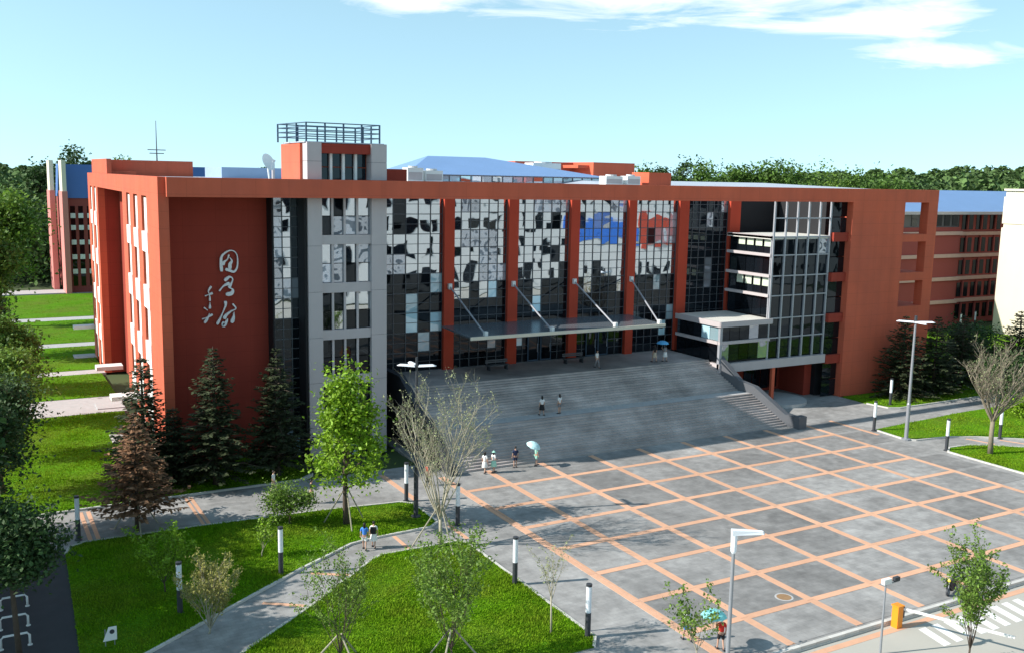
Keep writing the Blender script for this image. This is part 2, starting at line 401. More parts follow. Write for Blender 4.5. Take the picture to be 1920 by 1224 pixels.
MB().box(70.25, 70.62, 57.5, 63.15, -0.02, 0.016).build('paving_band', PEACH, plaza)
# bands crossing the pavement beside the lawns
for k, (x0, x1, y0, y1) in enumerate(((5.7, 5.95, 60.9, 66.5), (6.15, 6.4, 60.9, 66.5), (12.3, 12.5, 60.75, 66.5), (12.62, 12.85, 60.75, 66.5), (26.1, 26.5, 59.2, 65.6), (26.05, 26.35, 51.2, 53.8), (22.2, 22.45, 51.2, 53.6))):
    tag(MB().box(x0, x1, y0, y1, -0.006, 0.004).build('pavement_band', PEACH), kind='structure')
for k, (a, b) in enumerate((((76.6, 53.2), (77.3, 50.9)), ((79.0, 51.6), (80.2, 49.0)), ((16.0, 50.4), (17.8, 49.2)), ((12.6, 47.8), (14.4, 46.5)))):
    d = (Vector(b) - Vector(a)).normalized(); n = Vector((-d.y, d.x))*.14
    tag(MB().prism([(a[0]+n.x, a[1]+n.y), (b[0]+n.x, b[1]+n.y), (b[0]-n.x, b[1]-n.y), (a[0]-n.x, a[1]-n.y)], -0.006, 0.004).build('pavement_band', PEACH), kind='structure')

def in_poly(P, poly):
    x, y = P[:, 0], P[:, 1]; ins = np.zeros(len(P), bool); n = len(poly)
    for i in range(n):
        x1, y1 = poly[i]; x2, y2 = poly[(i+1) % n]
        c = ((y1 > y) != (y2 > y)) & (x < (x2-x1)*(y-y1)/((y2-y1) if y2 != y1 else 1e-9) + x1)
        ins ^= c
    return ins
def grass(poly, n, h=0.10, label='', z=0.06):
    lo = np.min(poly, axis=0); hi = np.max(poly, axis=0)
    P = lo + RNG.random((int(n*1.6), 2))*(hi - lo); P = P[in_poly(P, poly)][:n]
    N = len(P); a = RNG.random(N)*6.283; w = 0.022 + 0.03*RNG.random(N)
    patch = 0.75 + 0.5*np.sin(P[:, 0]*0.9 + 1.3*np.sin(P[:, 1]*0.6))*np.cos(P[:, 1]*0.8)
    hh = h*(0.5 + RNG.random(N))*np.clip(patch, .45, 1.3); lean = RNG.normal(size=(N, 2))*0.05
    v = np.empty((N, 3, 3))
    v[:, 0, 0] = P[:, 0] + np.cos(a)*w; v[:, 0, 1] = P[:, 1] + np.sin(a)*w; v[:, 0, 2] = z - .01
    v[:, 1, 0] = P[:, 0] - np.cos(a)*w; v[:, 1, 1] = P[:, 1] - np.sin(a)*w; v[:, 1, 2] = z - .01
    v[:, 2, 0] = P[:, 0] + lean[:, 0]; v[:, 2, 1] = P[:, 1] + lean[:, 1]; v[:, 2, 2] = z + hh
    o = link('grass', raw_mesh('grass', v.reshape(-1, 3), 3, [BLADE]), BLADE)
    return tag(o, label, 'grass', kind='stuff')
def lawn(poly, kerbed=(), n=0, label='', m=None, z=0.06):
    o = tag(MB().prism(poly, -0.19, z).build('lawn', m or TURF), kind='structure')
    for i in kerbed:
        a, b = Vector(poly[i]), Vector(poly[(i+1) % len(poly)]); L = (b-a).length; k = max(1, round(L/1.0))
        d = (b-a)/L; ang = math.atan2(d.y, d.x)
        me = MB().box(-L/k/2 + .006, L/k/2 - .006, -.075, .075, -0.16, 0.11).mesh('kerb_stone')
        for j in range(k):
            c = a + d*(j + .5)*L/k
            link('kerb_stone', me, KERB, o, (c.x, c.y, random.uniform(-.004, .004)), (0, 0, ang))
    if n: grass(poly, n, label=label, z=z)
    return o
LA = [(3.6, 43.0), (6.5, 44.8), (15.5, 51.0), (19.4, 53.4), (20.9, 53.75), (25.0, 53.95), (25.75, 54.6), (25.8, 58.5), (25.1, 59.2), (19.4, 59.95), (12.3, 60.45), (5.5, 60.7), (4.6, 60.2), (4.3, 59.3)]
lawn(LA, range(13), 90000, 'short green grass on the lawn left of the diagonal path')
LB = [(20.5, 51.0), (19.6, 50.5), (15.3, 46.7), (10.8, 43.2), (2.0, 35.9), (25.2, 35.9), (25.8, 36.7), (25.85, 50.4), (25.4, 51.0)]
lawn(LB, (0, 1, 2, 3, 5, 6, 7, 8), 110000, 'short green grass on the triangular lawn beside the plaza')
LC = [(71.5, 58.9), (71.2, 55.3), (71.9, 54.7), (75.5, 54.2), (78, 53.0), (82, 50.0), (90, 42), (115, 42), (115, 60), (85.7, 59.9)]
lawn(LC, (0, 1, 2, 3, 4, 5), 60000, 'short green grass around the three headed street lamp')
LD = [(71.2, 51.0), (71.2, 36), (86, 36), (86, 41), (79, 48.6), (76.5, 50.6), (74.5, 51.6), (72.4, 51.8)]
lawn(LD, (0, 4, 5, 6, 7), 45000, 'short green grass under the bare tree at the right')
LE = [(79.6, 69.9), (79.4, 66.6), (79.9, 64.3), (81, 63.8), (115, 63.8), (115, 82), (93.2, 82), (93.2, 69.9)]
lawn(LE, (1, 2, 3), 40000, 'green grass strip along the right wing of the library')
LF = [(-6.0, 66.95), (20.6, 66.95), (21.8, 68), (21.8, 74.3), (13.0, 74.3), (13.0, 70.3), (11.7, 70.3), (12.3, 94), (-6.0, 94)]
lawn(LF, (0, 1), 80000, 'grass strip in front of the dark red wall')
for k, (y0, y1) in enumerate(((101, 113), (115.5, 131.5), (134.5, 155), (158.5, 188))):
    xr = 12.0 + 0.0255*(y0 - 71) - 0.1 if y0 < 120 else 30
    if k == 1:
        poly = [(-14, y0), (13.0, y0), (13.3, 125), (30, 125), (30, y1), (-14, y1)]
    else:
        poly = [(-14, y0), (xr, y0), (xr, y1), (-14, y1)]
    lawn(poly, (), 14000, ['first', 'second', 'third', 'farthest'][k] + ' strip of grass along the left side of the library')
for y0, y1 in ((94.1, 100.9), (113.1, 115.4), (131.6, 134.4), (155.1, 158.4)):
    xr = 12.1 + 0.0255*(y0 - 71) if y0 < 120 else 30
    tag(MB().box(-20, xr, y0, y1, -0.19, 0.04).build('path', STONEL), kind='structure')
tag(MB().box(96, 200, 82.1, 97, -0.19, 0.05).build('lawn', TURF), kind='structure')
tag(MB().box(-14, 160, 190, 196, -0.19, 0.02).build('path', STONEL), kind='structure')

# ------------------------------------------------------------------ the library
lib = thing('library_building', (12, 70.2, 0), 'large terracotta library with white lettering and tall glass front under a long beam', 'building')
FY, GY, CY = 70.2, 78.6, 77.5
MB().box(12.5, 92.62, 70.2, 70.95, 20.2, 21.55).build('facade_beam', TERRA, lib)
T_L = Matrix.Translation((12, 71.2, 0)) @ Matrix.Rotation(-math.atan(0.0255), 4, 'Z')
# left side: piers between tall slots, recess with open bay
lw = MB(T_L)
cols_u = [(5.2, 7.9), (10.3, 12.7), (15.0, 17.2), (44.0, 46.2), (48.4, 50.6)]
edges = [(-0.5, 5.2), (7.9, 10.3), (12.7, 15.0), (17.2, 20.0), (42.0, 44.0), (46.2, 48.4), (50.6, 53.2)]
for a, b in edges: lw.box(0, 0.7, a, b, 0, 20.1)
lw.box(0, 0.7, -0.5, 53.2, 20.1, 21.55)
lw.build('side_wall', TERRA, lib)
rec = MB(T_L); rec.box(2.2, 2.6, 20.0, 26.0, 0, 20.1); rec.box(2.2, 2.6, 28.5, 34.0, 0, 20.1); rec.box(2.2, 2.6, 36.5, 42.0, 0, 20.1); rec.build('recess_back_wall', TERRA, lib)
MB(T_L).box(0.7, 2.2, 42.0, 42.6, 0, 20.1).build('recess_side_wall', SHADE_RED, lib)
MB(T_L).box(0.7, 2.2, 19.4, 20.0, 0, 20.1).build('recess_side_wall', SHADE_RED, lib)
cols_all = [(a, b, 0.0) for a, b in cols_u] + [(26.0, 28.5, 2.2), (34.0, 36.5, 2.2)]
for a, b, dx in cols_all:
    MB(T_L).box(dx + .25, dx + .32, a, b, 0, 20.1).build('window_backing', BLACK, lib)
    zs = 0.6
    for z0, z1 in ((3.2, 4.8), (7.3, 9.0), (11.6, 13.3), (15.9, 17.4)):
        MB(T_L).box(dx - .04, dx + .12, a - .12, b + .12, z0, z1).build('white_spandrel', WHITE, lib)
        win = MB(T_L).box(dx + .12, dx + .16, a, b, zs, z0).build('window', GLASSW, lib)
        MB(T_L).box(dx + .02, dx + .10, a + .06, a + (b-a)*.52, zs + .05, z0 - .05).build('window_strip', WHITE, win)  # white strip over the near half of the window
        zs = z1
    win = MB(T_L).box(dx + .12, dx + .16, a, b, zs, 20.0).build('window', GLASSW, lib)
    MB(T_L).box(dx + .02, dx + .10, a + .06, a + (b-a)*.52, zs + .05, 19.95).build('window_strip', WHITE, win)
# small white canopies along the side
for u, z in ((52.0, 3.4), (24.5, 3.6), (12, 3.4)):
    MB(T_L).box(-2.3, 0.0, u, u + 1.5, z, z + 0.35).build('door_canopy', WHITE, lib)
    MB(T_L).box(-2.4, 0.0, u - .4, u + 2.2, 0, 0.12).build('door_step', STONEL, lib)
# front wall of the left block, its shade put into the dark red
MB().box(13.3, 20.95, 74.5, 75.3, 0, 20.3).build('lettered_wall', SHADE_RED, lib)
MB().box(12.75, 22.5, 71.0, 78.9, 20.3, 21.3).build('roof_slab', ROOFG, lib)  # closed roof added over this strip to darken the recessed wall below
MB().box(28.6, 28.95, 72.4, 78.9, 0, 20.3).build('return_wall', BLACK, lib)
# body of the building behind its fronts
MB().box(15.2, 91.5, 80.2, 123.5, 0, 20.3).build('main_block', SHADE_RED, lib)
MB().box(14.8, 28.9, 77.0, 80.2, 0, 20.3).build('main_block', SHADE_RED, lib)
MB().box(14.0, 79.6, 78.9, 123.8, 20.3, 21.3).build('roof_slab', ROOFG, lib)
# low ridged sheet roof over the right part
MB().add([(58, 79, 21.32), (92.4, 71.6, 21.32), (92.4, 122, 21.32), (58, 122, 21.32), (62, 96, 21.92), (91.8, 96, 21.92), (79.6, 79, 21.32), (79.6, 71.6, 21.32)],
         [(0, 6, 7, 1, 5, 4), (1, 2, 5), (2, 3, 4, 5), (3, 0, 4)]).build('ridged_roof', ROOFG, lib)
# lettering: brush strokes standing off the wall
STROKES = [
 ([[(17.0, 14.58), (16.97, 15.14), (17.01, 15.65), (17.26, 15.95), (17.65, 16.14), (17.98, 16.06), (18.17, 15.77), (18.21, 15.3), (18.14, 14.81), (17.91, 14.53), (17.56, 14.65), (17.29, 14.75)], [(17.57, 15.83), (17.45, 15.49), (17.2, 15.28), (17.1, 15.06)], [(17.62, 15.61), (17.78, 15.36), (17.63, 15.09), (17.63, 14.73)]], .115),
 ([[(17.2, 13.87), (17.56, 14.15), (17.81, 13.98), (17.69, 13.63), (17.51, 13.33)], [(16.79, 13.11), (17.14, 13.49), (17.57, 13.68)], [(17.51, 13.33), (17.79, 13.19), (17.7, 12.9), (17.27, 12.84)]], .13),
 ([[(17.22, 12.33), (17.23, 12.02), (17.03, 11.51), (16.81, 11.05), (16.56, 10.59)], [(17.76, 12.1), (18.0, 11.73), (17.63, 11.54), (17.23, 11.23), (17.11, 10.98)], [(17.85, 11.47), (17.81, 11.07), (17.66, 10.65)], [(17.37, 10.99), (17.21, 10.67), (17.03, 10.5), (17.02, 10.78)]], .12),
 ([[(16.21, 13.49), (15.99, 13.14), (16.07, 12.81), (16.08, 12.38)], [(15.72, 12.78), (16.02, 12.87), (16.3, 12.98)], [(16.08, 12.28), (16.07, 11.81)]], .09),
 ([[(15.64, 11.92), (15.89, 11.7)], [(15.47, 11.05), (15.86, 11.17), (16.25, 11.38)], [(16.03, 11.46), (15.88, 11.1), (15.64, 10.75)]], .085)]
def smooth_path(pts, k=5):
    P = [Vector((a, b)) for a, b in pts]; out = []
    for i in range(len(P)-1):
        p0, p1, p2, p3 = P[max(i-1, 0)], P[i], P[i+1], P[min(i+2, len(P)-1)]
        for j in range(k):
            t = j/k
            out.append(0.5*((2*p1) + (p2-p0)*t + (2*p0-5*p1+4*p2-p3)*t*t + (3*p1-p0-3*p2+p3)*t**3))
    return out + [P[-1]]
LETTER = mat('white_lettering', (0.85, 0.85, 0.84), 0.5, 0.02, 1.0)
for strokes, w in STROKES:
    b = MB()
    for q, st in enumerate(strokes):
        P = smooth_path(st); n = len(P); L = []; Rr = []
        for i in range(n):
            d = (P[min(i+1, n-1)] - P[max(i-1, 0)]).normalized(); nn = Vector((-d.y, d.x))
            ww = w*(0.72 + 0.42*math.sin(2.2 + 5.0*i/n + q)) * (0.6 + 0.4*min(1, i/2, (n-1-i)/2))
            L.append(P[i] + nn*ww); Rr.append(P[i] - nn*ww)
        y0, y1 = 74.30 + .004*q, 74.46
        for i in range(n-1):
            c = [L[i], L[i+1], Rr[i+1], Rr[i]]
            b.add([(p.x, y0, p.y) for p in c] + [(p.x, y1, p.y) for p in c], [(0, 1, 2, 3), (0, 4, 5, 1), (2, 6, 7, 3)])
        for i in (0, n-1):
            b.add([(L[i].x, y0, L[i].y), (Rr[i].x, y0, Rr[i].y), (Rr[i].x, y1, Rr[i].y), (L[i].x, y1, L[i].y)], [(0, 1, 2, 3)])
    b.build('wall_character', LETTER, lib)

# curtain walls: every sheet of glass is a piece of its own
def curtain(x0, x1, y, z0, z1, nc, nr, chooser, joined=False):
    """frame with a fine grid of bars; every sheet behind it is a piece of its own"""
    cw, rh = (x1-x0)/nc, (z1-z0)/nr
    me = {}; lone = {}
    part = MB()
    for i in range(nc + 1): part.box(x0 + i*cw - .035, x0 + i*cw + .035, y - .07, y + .10, z0, z1)
    for j in range(2*nr + 1):
        t = .035 if j % 2 == 0 else .022
        part.box(x0, x1, y - .055 - .002*(j % 2), y + .095, z0 + j*rh/2 - t, z0 + j*rh/2 + t)
    fr = part.build('curtain_wall_frame', DGREY, lib)
    for i in range(nc):
        for j in range(nr):
            m = chooser(i, j)
            if joined:
                lone.setdefault(m.name, (MB(), m))[0].box(x0 + i*cw + .03, x0 + (i+1)*cw - .03, y - .012, y + .012, z0 + j*rh + .03, z0 + (j+1)*rh - .03); continue
            if m.name not in me:
                q = MB().box(-cw/2 + .03, cw/2 - .03, -.012, .012, -rh/2 + .03, rh/2 - .03).mesh('pane'); me[m.name] = q
            link('pane', me[m.name], m, fr, (x0 + (i+.5)*cw, y, z0 + (j+.5)*rh), (random.gauss(0, .0028), 0, random.gauss(0, .0035)))
    for b, m in lone.values(): tag(b.build('panes', m, fr), kind='stuff')
    return fr
random.seed(21)
def pick(k, bp):
    # paler sheets come in runs along a floor, so neighbouring sheets look alike
    runs = {j: (random.random() < .5*bp, random.randint(0, 5), random.randint(2, 5)) for j in range(10)}
    def f(i, j):
        on, a, n = runs[j]
        if j < 2: return PALE if random.random() < bp*0.16 else GLASSD
        if j < 5: return PALE if random.random() < (0.14 if bp == 1.0 else .05) else (GLASS if j == 4 and random.random() < .45 else GLASSD)
        if on and a <= i < a + n: return GLASSL
        return GLASSD if random.random() < .08 else GLASS
    return f
BAYS = [(29.05, 37.3), (38.2, 43.8), (44.73, 50.55), (51.43, 57.28), (58.1, 63.55), (64.65, 70.25)]
for k, (a, b) in enumerate(BAYS):
    if k == 5: curtain(a, b, GY, 7.92, 20.4, 6, 8, lambda i, j: GLASSD if random.random() < .9 else GLASSL, True)
    else: curtain(a, b, GY, 4.8, 20.4, 7 if k == 0 else 6, 10 if k else 9, pick(k, (1.0, .9, .8, .55, .35)[k]))
MB().box(20.5, 20.62, 73.1, 74.5, 0, 20.3).build('return_wall', BLACK, lib)
MB().box(20.62, 22.66, 73.5, 77.0, 0, 20.3).build('room_backing', BLACK, lib)
curtain(20.64, 22.66, 73.25, 0.0, 20.28, 3, 13, lambda i, j: (GLASSL if random.random() < .4 else GLASS) if j > 6 else (PALE if random.random() < .08 else GLASSD))
MB().box(29.0, 79.4, 78.75, 79.6, 0, 20.3).build('room_backing', BLACK, lib)
# columns
for a, b in ((37.25, 38.25), (43.75, 44.78), (50.5, 51.48), (57.23, 58.15), (63.5, 64.7), (70.2, 71.6)):
    MB().box(a, b, 78.05, 78.45, 4.8 if a < 65 else 0, 20.4).build('column', COLM, lib)
# stair tower with grey clad pillars
MB().box(22.5, 22.68, 71.4, 73.15, 0, 20.3).build('tower_side', BLACK, lib)  # side wall coloured black to stand in for its shade
for a, b in ((22.7, 23.8), (27.75, 29.0)):
    core = MB().box(a + .03, b - .03, 71.24, 72.3, 0, 24.25).build('tower_pillar', DGREY, lib)
    z = 0.0
    for h in (2.6, 3.5, 3.5, 3.5, 3.5, 3.6, 1.35, 1.35, 1.4):
        MB().box(a, b, 71.2, 72.32, z + .012, z + h - .012).build('cladding_panel', GREYP, core); z += h
for z0, z1 in ((2.2, 2.95), (5.8, 6.55), (9.4, 10.15), (13.0, 13.75), (16.7, 17.4)):
    MB().box(23.8, 27.75, 71.32, 71.70, z0, z1).build('floor_band', GREYP, lib)
zz = [0, 2.2, 2.95, 5.8, 6.55, 9.4, 10.15, 13.0, 13.75, 16.7, 17.4, 20.25]
for k in range(0, 12, 2):
    for x in (24.68, 25.65, 26.67):
        MB().box(x - .085, x + .085, 71.40, 71.55, zz[k], zz[k+1]).build('tower_mullion', GREYP, lib)
    for i, (x0, x1) in enumerate(((23.8, 24.66), (24.70, 25.63), (25.67, 26.65), (26.69, 27.75))):
        h = (zz[k+1] - zz[k])/2
        for j in range(2):
            m = GLASSL if k >= 8 and random.random() < .55 else (PALE if random.random() < .10 else (GLASS if (k >= 6 and random.random() < .5) else GLASSD))
            MB().box(x0, x1, 71.60, 71.63, zz[k] + j*h + .03, zz[k] + (j+1)*h - .03).build('pane', m, lib)
MB().box(23.8, 27.75, 72.3, 72.5, 0, 20.3).build('room_backing', BLACK, lib)
# tower head above the roof
MB().box(22.5, 29.05, 72.35, 77.2, 20.3, 24.2).build('tower_head', TERRA, lib)
MB().box(23.8, 27.75, 71.4, 72.35, 23.5, 24.22).build('tower_lintel', SHADE_RED, lib)
MB().box(23.8, 27.75, 71.3, 72.33, 20.95, 21.4).build('tower_sill', GREYP, lib)
for i in range(4):
    x0 = 23.8 + i*.9875
    for z0, z1 in ((21.4, 22.45), (22.53, 23.5)):
        MB().box(x0 + .08, x0 + .90, 72.22, 72.30, z0, z1).build('pane', GLASSD, lib)
    if i: MB().box(x0 - .11, x0 + .09, 71.9, 72.2, 21.4, 23.5).build('tower_mullion', WHITE, lib)
rail = MB().box(22.6, 28.9, 71.5, 77.1, 24.26, 24.34).build('tower_roof', ROOFG, lib)
corners = [(22.8, 71.7), (28.6, 71.7), (28.6, 77.0), (22.2, 77.0)]
for i in range(4):
    a, b = Vector(corners[i]), Vector(corners[(i+1) % 4]); n = 4 if i % 2 == 0 else 3
    for j in range(n):
        c = a + (b-a)*j/n
        MB().box(c.x - .055, c.x + .055, c.y - .055, c.y + .055, 24.34, 25.75).build('railing_post', STEEL, rail)
    for z in (24.72, 25.08, 25.42, 25.72):
        MB().tube([(a.x, a.y, z), (b.x, b.y, z)], .04, 6).build('railing_bar', STEEL, rail)
# entrance canopy hung from the columns
can = MB().prism([(36.1, 70.5), (56.1, 70.5), (57.0, 77.3), (36.7, 77.3)], 8.80, 8.92).build('canopy', mat('canopy_glass', (0.11, 0.125, 0.14), 0.25, 0.1, 0.8), lib)
MB().box(36.05, 56.15, 70.36, 70.5, 8.72, 9.0).build('canopy_edge', mat('pale_gold_trim', (0.62, 0.57, 0.46), 0.5, 0.08, 1.0), can)
for x in (37.75, 44.25, 50.95, 57.65):
    x2 = min(x, 55.9)
    MB().tube([(x, 77.95, 12.3), (x2, 71.0, 9.0)], .075, 8).build('tie_rod', MULL, can)
    MB().box(x - .16, x + .16, 77.75, 78.04, 12.05, 12.55).build('rod_bracket', WHITE, can)
    MB().box(x2 - .14, x2 + .14, 70.8, 71.15, 8.93, 9.3).build('rod_bracket', WHITE, can)
    MB().box(x2 - .09, x2 + .09, 70.55, 77.3, 8.55, 8.79).build('canopy_rib', DGREY, can)
# doors under the canopy
for x in (46.2, 47.6, 52.8, 54.2):
    d = MB().box(x, x + 1.2, 78.38, 78.5, 4.85, 7.3).build('entrance_door', STEEL, lib)
    MB().box(x + .12, x + 1.08, 78.34, 78.375, 5.0, 7.15).build('door_glass', GLASSD, d)
    MB().tube([(x + 1.0, 78.28, 5.7), (x + 1.0, 78.28, 6.5)], .025, 6).build('handle', MULL, d)
# glass reading room at the right: podium box and mullioned box
MB().box(63.1, 69.6, 70.65, 77.4, 8.35, 8.66).build('podium_roof', mat('podium_roof_sheet', (0.62, 0.60, 0.54), 0.7, 0.12, 1.0), lib)
MB().box(63.0, 69.7, 70.55, 70.65, 8.2, 8.72).build('podium_fascia', GREYP, lib)
MB().box(62.95, 63.1, 70.65, 77.4, 8.2, 8.72).build('podium_fascia', GREYP, lib)
MB().box(63.4, 69.6, 71.1, 77.4, 4.0, 8.3).build('podium_core', BLACK, lib)
for z0, z1 in ((4.85, 6.45), (6.85, 8.2)):
    for i in range(5):
        x0 = 63.25 + i*1.25
        MB().box(x0, x0 + 1.19, 70.92, 70.96, z0, z1).build('pane', GLASSD if random.random() < .85 else GLASSL, lib)
    for i in range(5):
        y0 = 71.1 + i*1.25
        MB().box(63.2, 63.24, y0, y0 + 1.19, z0, z1).build('pane', PALE if (z0 > 6 and i in (0, 1)) else GLASSD, lib)
MB().box(63.1, 69.6, 70.7, 71.0, 6.5, 6.8).build('podium_band', GREYP, lib)
MB().box(63.05, 63.35, 71.0, 77.4, 6.5, 6.8).build('podium_band', GREYP, lib)
MB().box(63.1, 63.4, 70.7, 71.0, 4.1, 6.5).build('corner_post', MULL, lib)
MB().box(63.1, 63.4, 70.7, 71.0, 6.8, 8.2).build('corner_post', MULL, lib)
MB().box(63.1, 77.4, 70.62, 71.1, 3.75, 4.62).build('base_band', GREYP, lib)
MB().box(63.1, 63.4, 71.1, 77.4, 3.75, 4.62).build('base_band', GREYP, lib)
MB().box(69.9, 77.0, 71.5, 77.4, 4.0, 16.45).build('reading_room_core', BLACK, lib)
FL = [4.62, 6.71, 8.66, 10.9, 12.87, 14.92, 16.7]
MXS = [69.55, 71.1, 72.65, 74.2, 75.75, 77.25]
for i, x in enumerate(MXS):
    MB().box(x - .085, x + .085, 70.90, 71.07, 4.62, 20.2).build('mullion', MULL, lib)
for k, z in enumerate(FL[1:]):
    for i in range(5):
        MB().box(MXS[i] + .085, MXS[i+1] - .085, 70.93, 71.05, z - .06, z + .06).build('transom', MULL, lib)
MB().box(69.68, 77.12, 70.93, 71.05, 18.5, 18.62).build('transom', MULL, lib)
for k in range(6):
    for i in range(5):
        MB().box(MXS[i] + .085, MXS[i+1] - .085, 71.085, 71.10, FL[k] + .1, FL[k+1] - .1).build('pane', GLASSL if (k == 5 and random.random() < .25) else GLASSD, lib)
MB().box(69.3, 77.4, 71.05, 77.4, 16.48, 16.78).build('terrace_roof', mat('podium_roof_sheet', (0.6, 0.6, 0.6)), lib)
for k, z in enumerate(FL):
    if z < 8.7: continue
    MB().box(69.3, 69.62, 71.05, 77.35, z - .14, z + .14).build('side_slab_band', GREYP, lib)
for k in range(2, 6):
    z0, z1 = FL[k] + .14, FL[k+1] - .14
    for i in range(5):
        y0 = 71.2 + i*1.23
        m = SUNW if (k in (3, 5) and i < 4) else GLASSD
        hh = z0 + (z1-z0)*.45 if m is SUNW else z0
        if m is SUNW: MB().box(69.72, 69.76, y0, y0 + 1.17, z0, hh - .03).build('pane', GLASSD, lib)
        MB().box(69.72, 69.76, y0 + (.25 if m is SUNW else 0), y0 + 1.17, hh, z1).build('pane', m, lib)
for y0 in (71.06,):
    MB().box(69.4, 69.62, y0, y0 + .14, 8.66, 16.4).build('corner_post', MULL, lib)
# red frame bay between the glass box and the right wing
for z0, z1 in ((3.6, 4.5), (7.9, 8.8), (12.1, 13.0), (16.2, 17.1)):
    MB().box(77.45, 79.5, 70.55, 71.35, z0, z1).build('floor_beam', SHADE_RED, lib)
for z0, z1 in ((0.1, 3.6), (4.5, 7.9), (8.8, 12.1), (13.0, 16.2), (17.1, 20.2)):
    MB().box(77.45, 79.5, 70.95, 71.0, z0, (z0+z1)/2 - .05).build('pane', GLASSD, lib)
    MB().box(77.45, 79.5, 70.95, 71.0, (z0+z1)/2 + .05, z1).build('pane', GLASSD, lib)
MB().box(77.5, 79.5, 71.9, 78.5, 0, 20.3).build('bay_core', BLACK, lib)
# right wing
rw = MB()
rw.box(79.5, 87.35, 70.2, 71.2, 0, 20.2); rw.box(91.1, 92.6, 70.2, 71.2, 0, 20.2)
for z0, z1 in ((0, 9.1), (11.85, 12.75), (16.05, 16.85)): rw.box(87.35, 91.1, 70.2, 71.2, z0, z1)
rw.build('right_wing_wall', TERRA, lib)
MB().box(79.6, 87.2, 71.2, 80.2, 0, 20.3).build('right_wing_block', SHADE_RED, lib)
MB().box(87.2, 92.5, 75.0, 75.6, 0, 16.2).build('loggia_back_wall', TERRA, lib)
for z0, z1 in ((8.6, 9.06), (12.0, 12.6), (16.2, 16.7)): MB().box(87.2, 92.5, 71.2, 75.0, z0, z1).build('loggia_floor', TERRA, lib)
MB().box(79.6, 92.6, 70.95, 80.3, 20.3, 21.3).build('roof_slab', ROOFG, lib)
# ground floor under the glass box
MB().box(66.0, 79.4, 76.0, 76.4, 0, 3.75).build('lower_wall', SHADE_RED, lib)
MB().box(70.2, 70.6, 70.75, 71.05, 0, 3.74).build('column', TERRA, lib)
MB().box(76.4, 77.4, 72.4, 76.0, 0, 3.75).build('lower_wall', SHADE_RED, lib)
for i in range(4):
    MB().box(71.3 + i*1.2, 72.4 + i*1.2, 75.9, 75.95, 0.3, 3.5).build('pane', GLASSD, lib)
MB().lathe([(0, .34), (3.1, .34), (3.1, 0)], (71.6, 71.5, 0), 28).build('entrance_plinth', STONEL, lib)
# roof structures
hip = [(40.2, 93.5), (64.8, 92.5), (66.0, 111), (43.5, 111)]
MB().add([(x, y, 22.15) for x, y in hip] + [(46.5, 102, 24.2), (53.8, 102, 24.2)], [(0, 1, 5, 4), (1, 2, 5), (2, 3, 4, 5), (3, 0, 4), (0, 3, 2, 1)]).build('hipped_atrium_roof', BLUER, lib)
MB().prism([(40.8, 94.2), (64.2, 93.2), (65.4, 110.4), (44, 110.4)], 21.3, 22.14).build('atrium_wall', GREYP, lib)
for i in range(18):
    x = 41.6 + i*1.25
    MB().box(x, x + 1.1, 94.0 - .043*(x - 40.8), 94.06 - .043*(x - 40.8), 21.45, 22.02).build('pane', random.choice((GLASSL, GLASS, PALE)), lib)
MB().box(65.2, 74.4, 115, 122, 21.3, 24.15).build('roof_plant_room', TERRA, lib)
MB().box(74.4, 81.2, 110, 122, 21.3, 24.2).build('roof_plant_room', TERRA, lib)
MB().box(72.6, 74.4, 111, 115, 23.4, 23.8).build('plant_room_ledge', TERRA, lib)
MB().box(60.6, 63.4, 79.6, 82.5, 21.3, 22.75).build('roof_plant_room', TERRA, lib)
MB().box(29.1, 31.2, 72.4, 76.5, 21.0, 22.45).build('tower_step', SHADE_RED, lib)
rb = MB(); rb.box(13.45, 13.9, 108, 120.6, 21.3, 23.05); rb.box(13.9, 24.0, 118, 118.5, 21.3, 23.05); rb.box(13.9, 17, 113, 118, 21.3, 21.8)
rb.build('roof_parapet', TERRA, lib)
MB().box(24.5, 33.5, 106, 114, 21.3, 22.45).build('roof_plant_room', mat('pale_blue_sheet', (0.30, 0.40, 0.56), 0.5, 0.06), lib)
MB().box(34.0, 41.5, 103, 110, 21.3, 22.25).build('roof_plant_room', BLUED, lib)

# ------------------------------------------------------------------ entrance stairs
st = thing('entrance_staircase', (48, 63.4, 0), 'wide grey stone staircase rising from the plaza to the glass front', 'staircase')
XL, XR = 31.3, 65.0
rise, tread = 0.16, 0.26
def xr_at(y): return 65.2 - (y - 63.0)*0.26 if y < 70.6 else 63.2
y = 63.4; z = 0.0
for k in range(30):
    if k == 15:
        MB().prism([(XL, y), (xr_at(y), y), (xr_at(y+1.3), y + 1.3), (XL, y + 1.3)], z - .3, z + .004).build('landing', STONEL, st); y += 1.3
    z += rise
    y2 = y + tread + .05
    MB().prism([(XL, y), (xr_at(y), y), (xr_at(y2), y2), (XL, y2)], max(z - .5, -.1), z).build('step', STONE, st)
    y += tread
MB().prism([(XL, y - .02), (63.05, y - .02), (63.05, 78.5), (XL, 78.5)], 0, 4.795).build('platform', STONE, st)
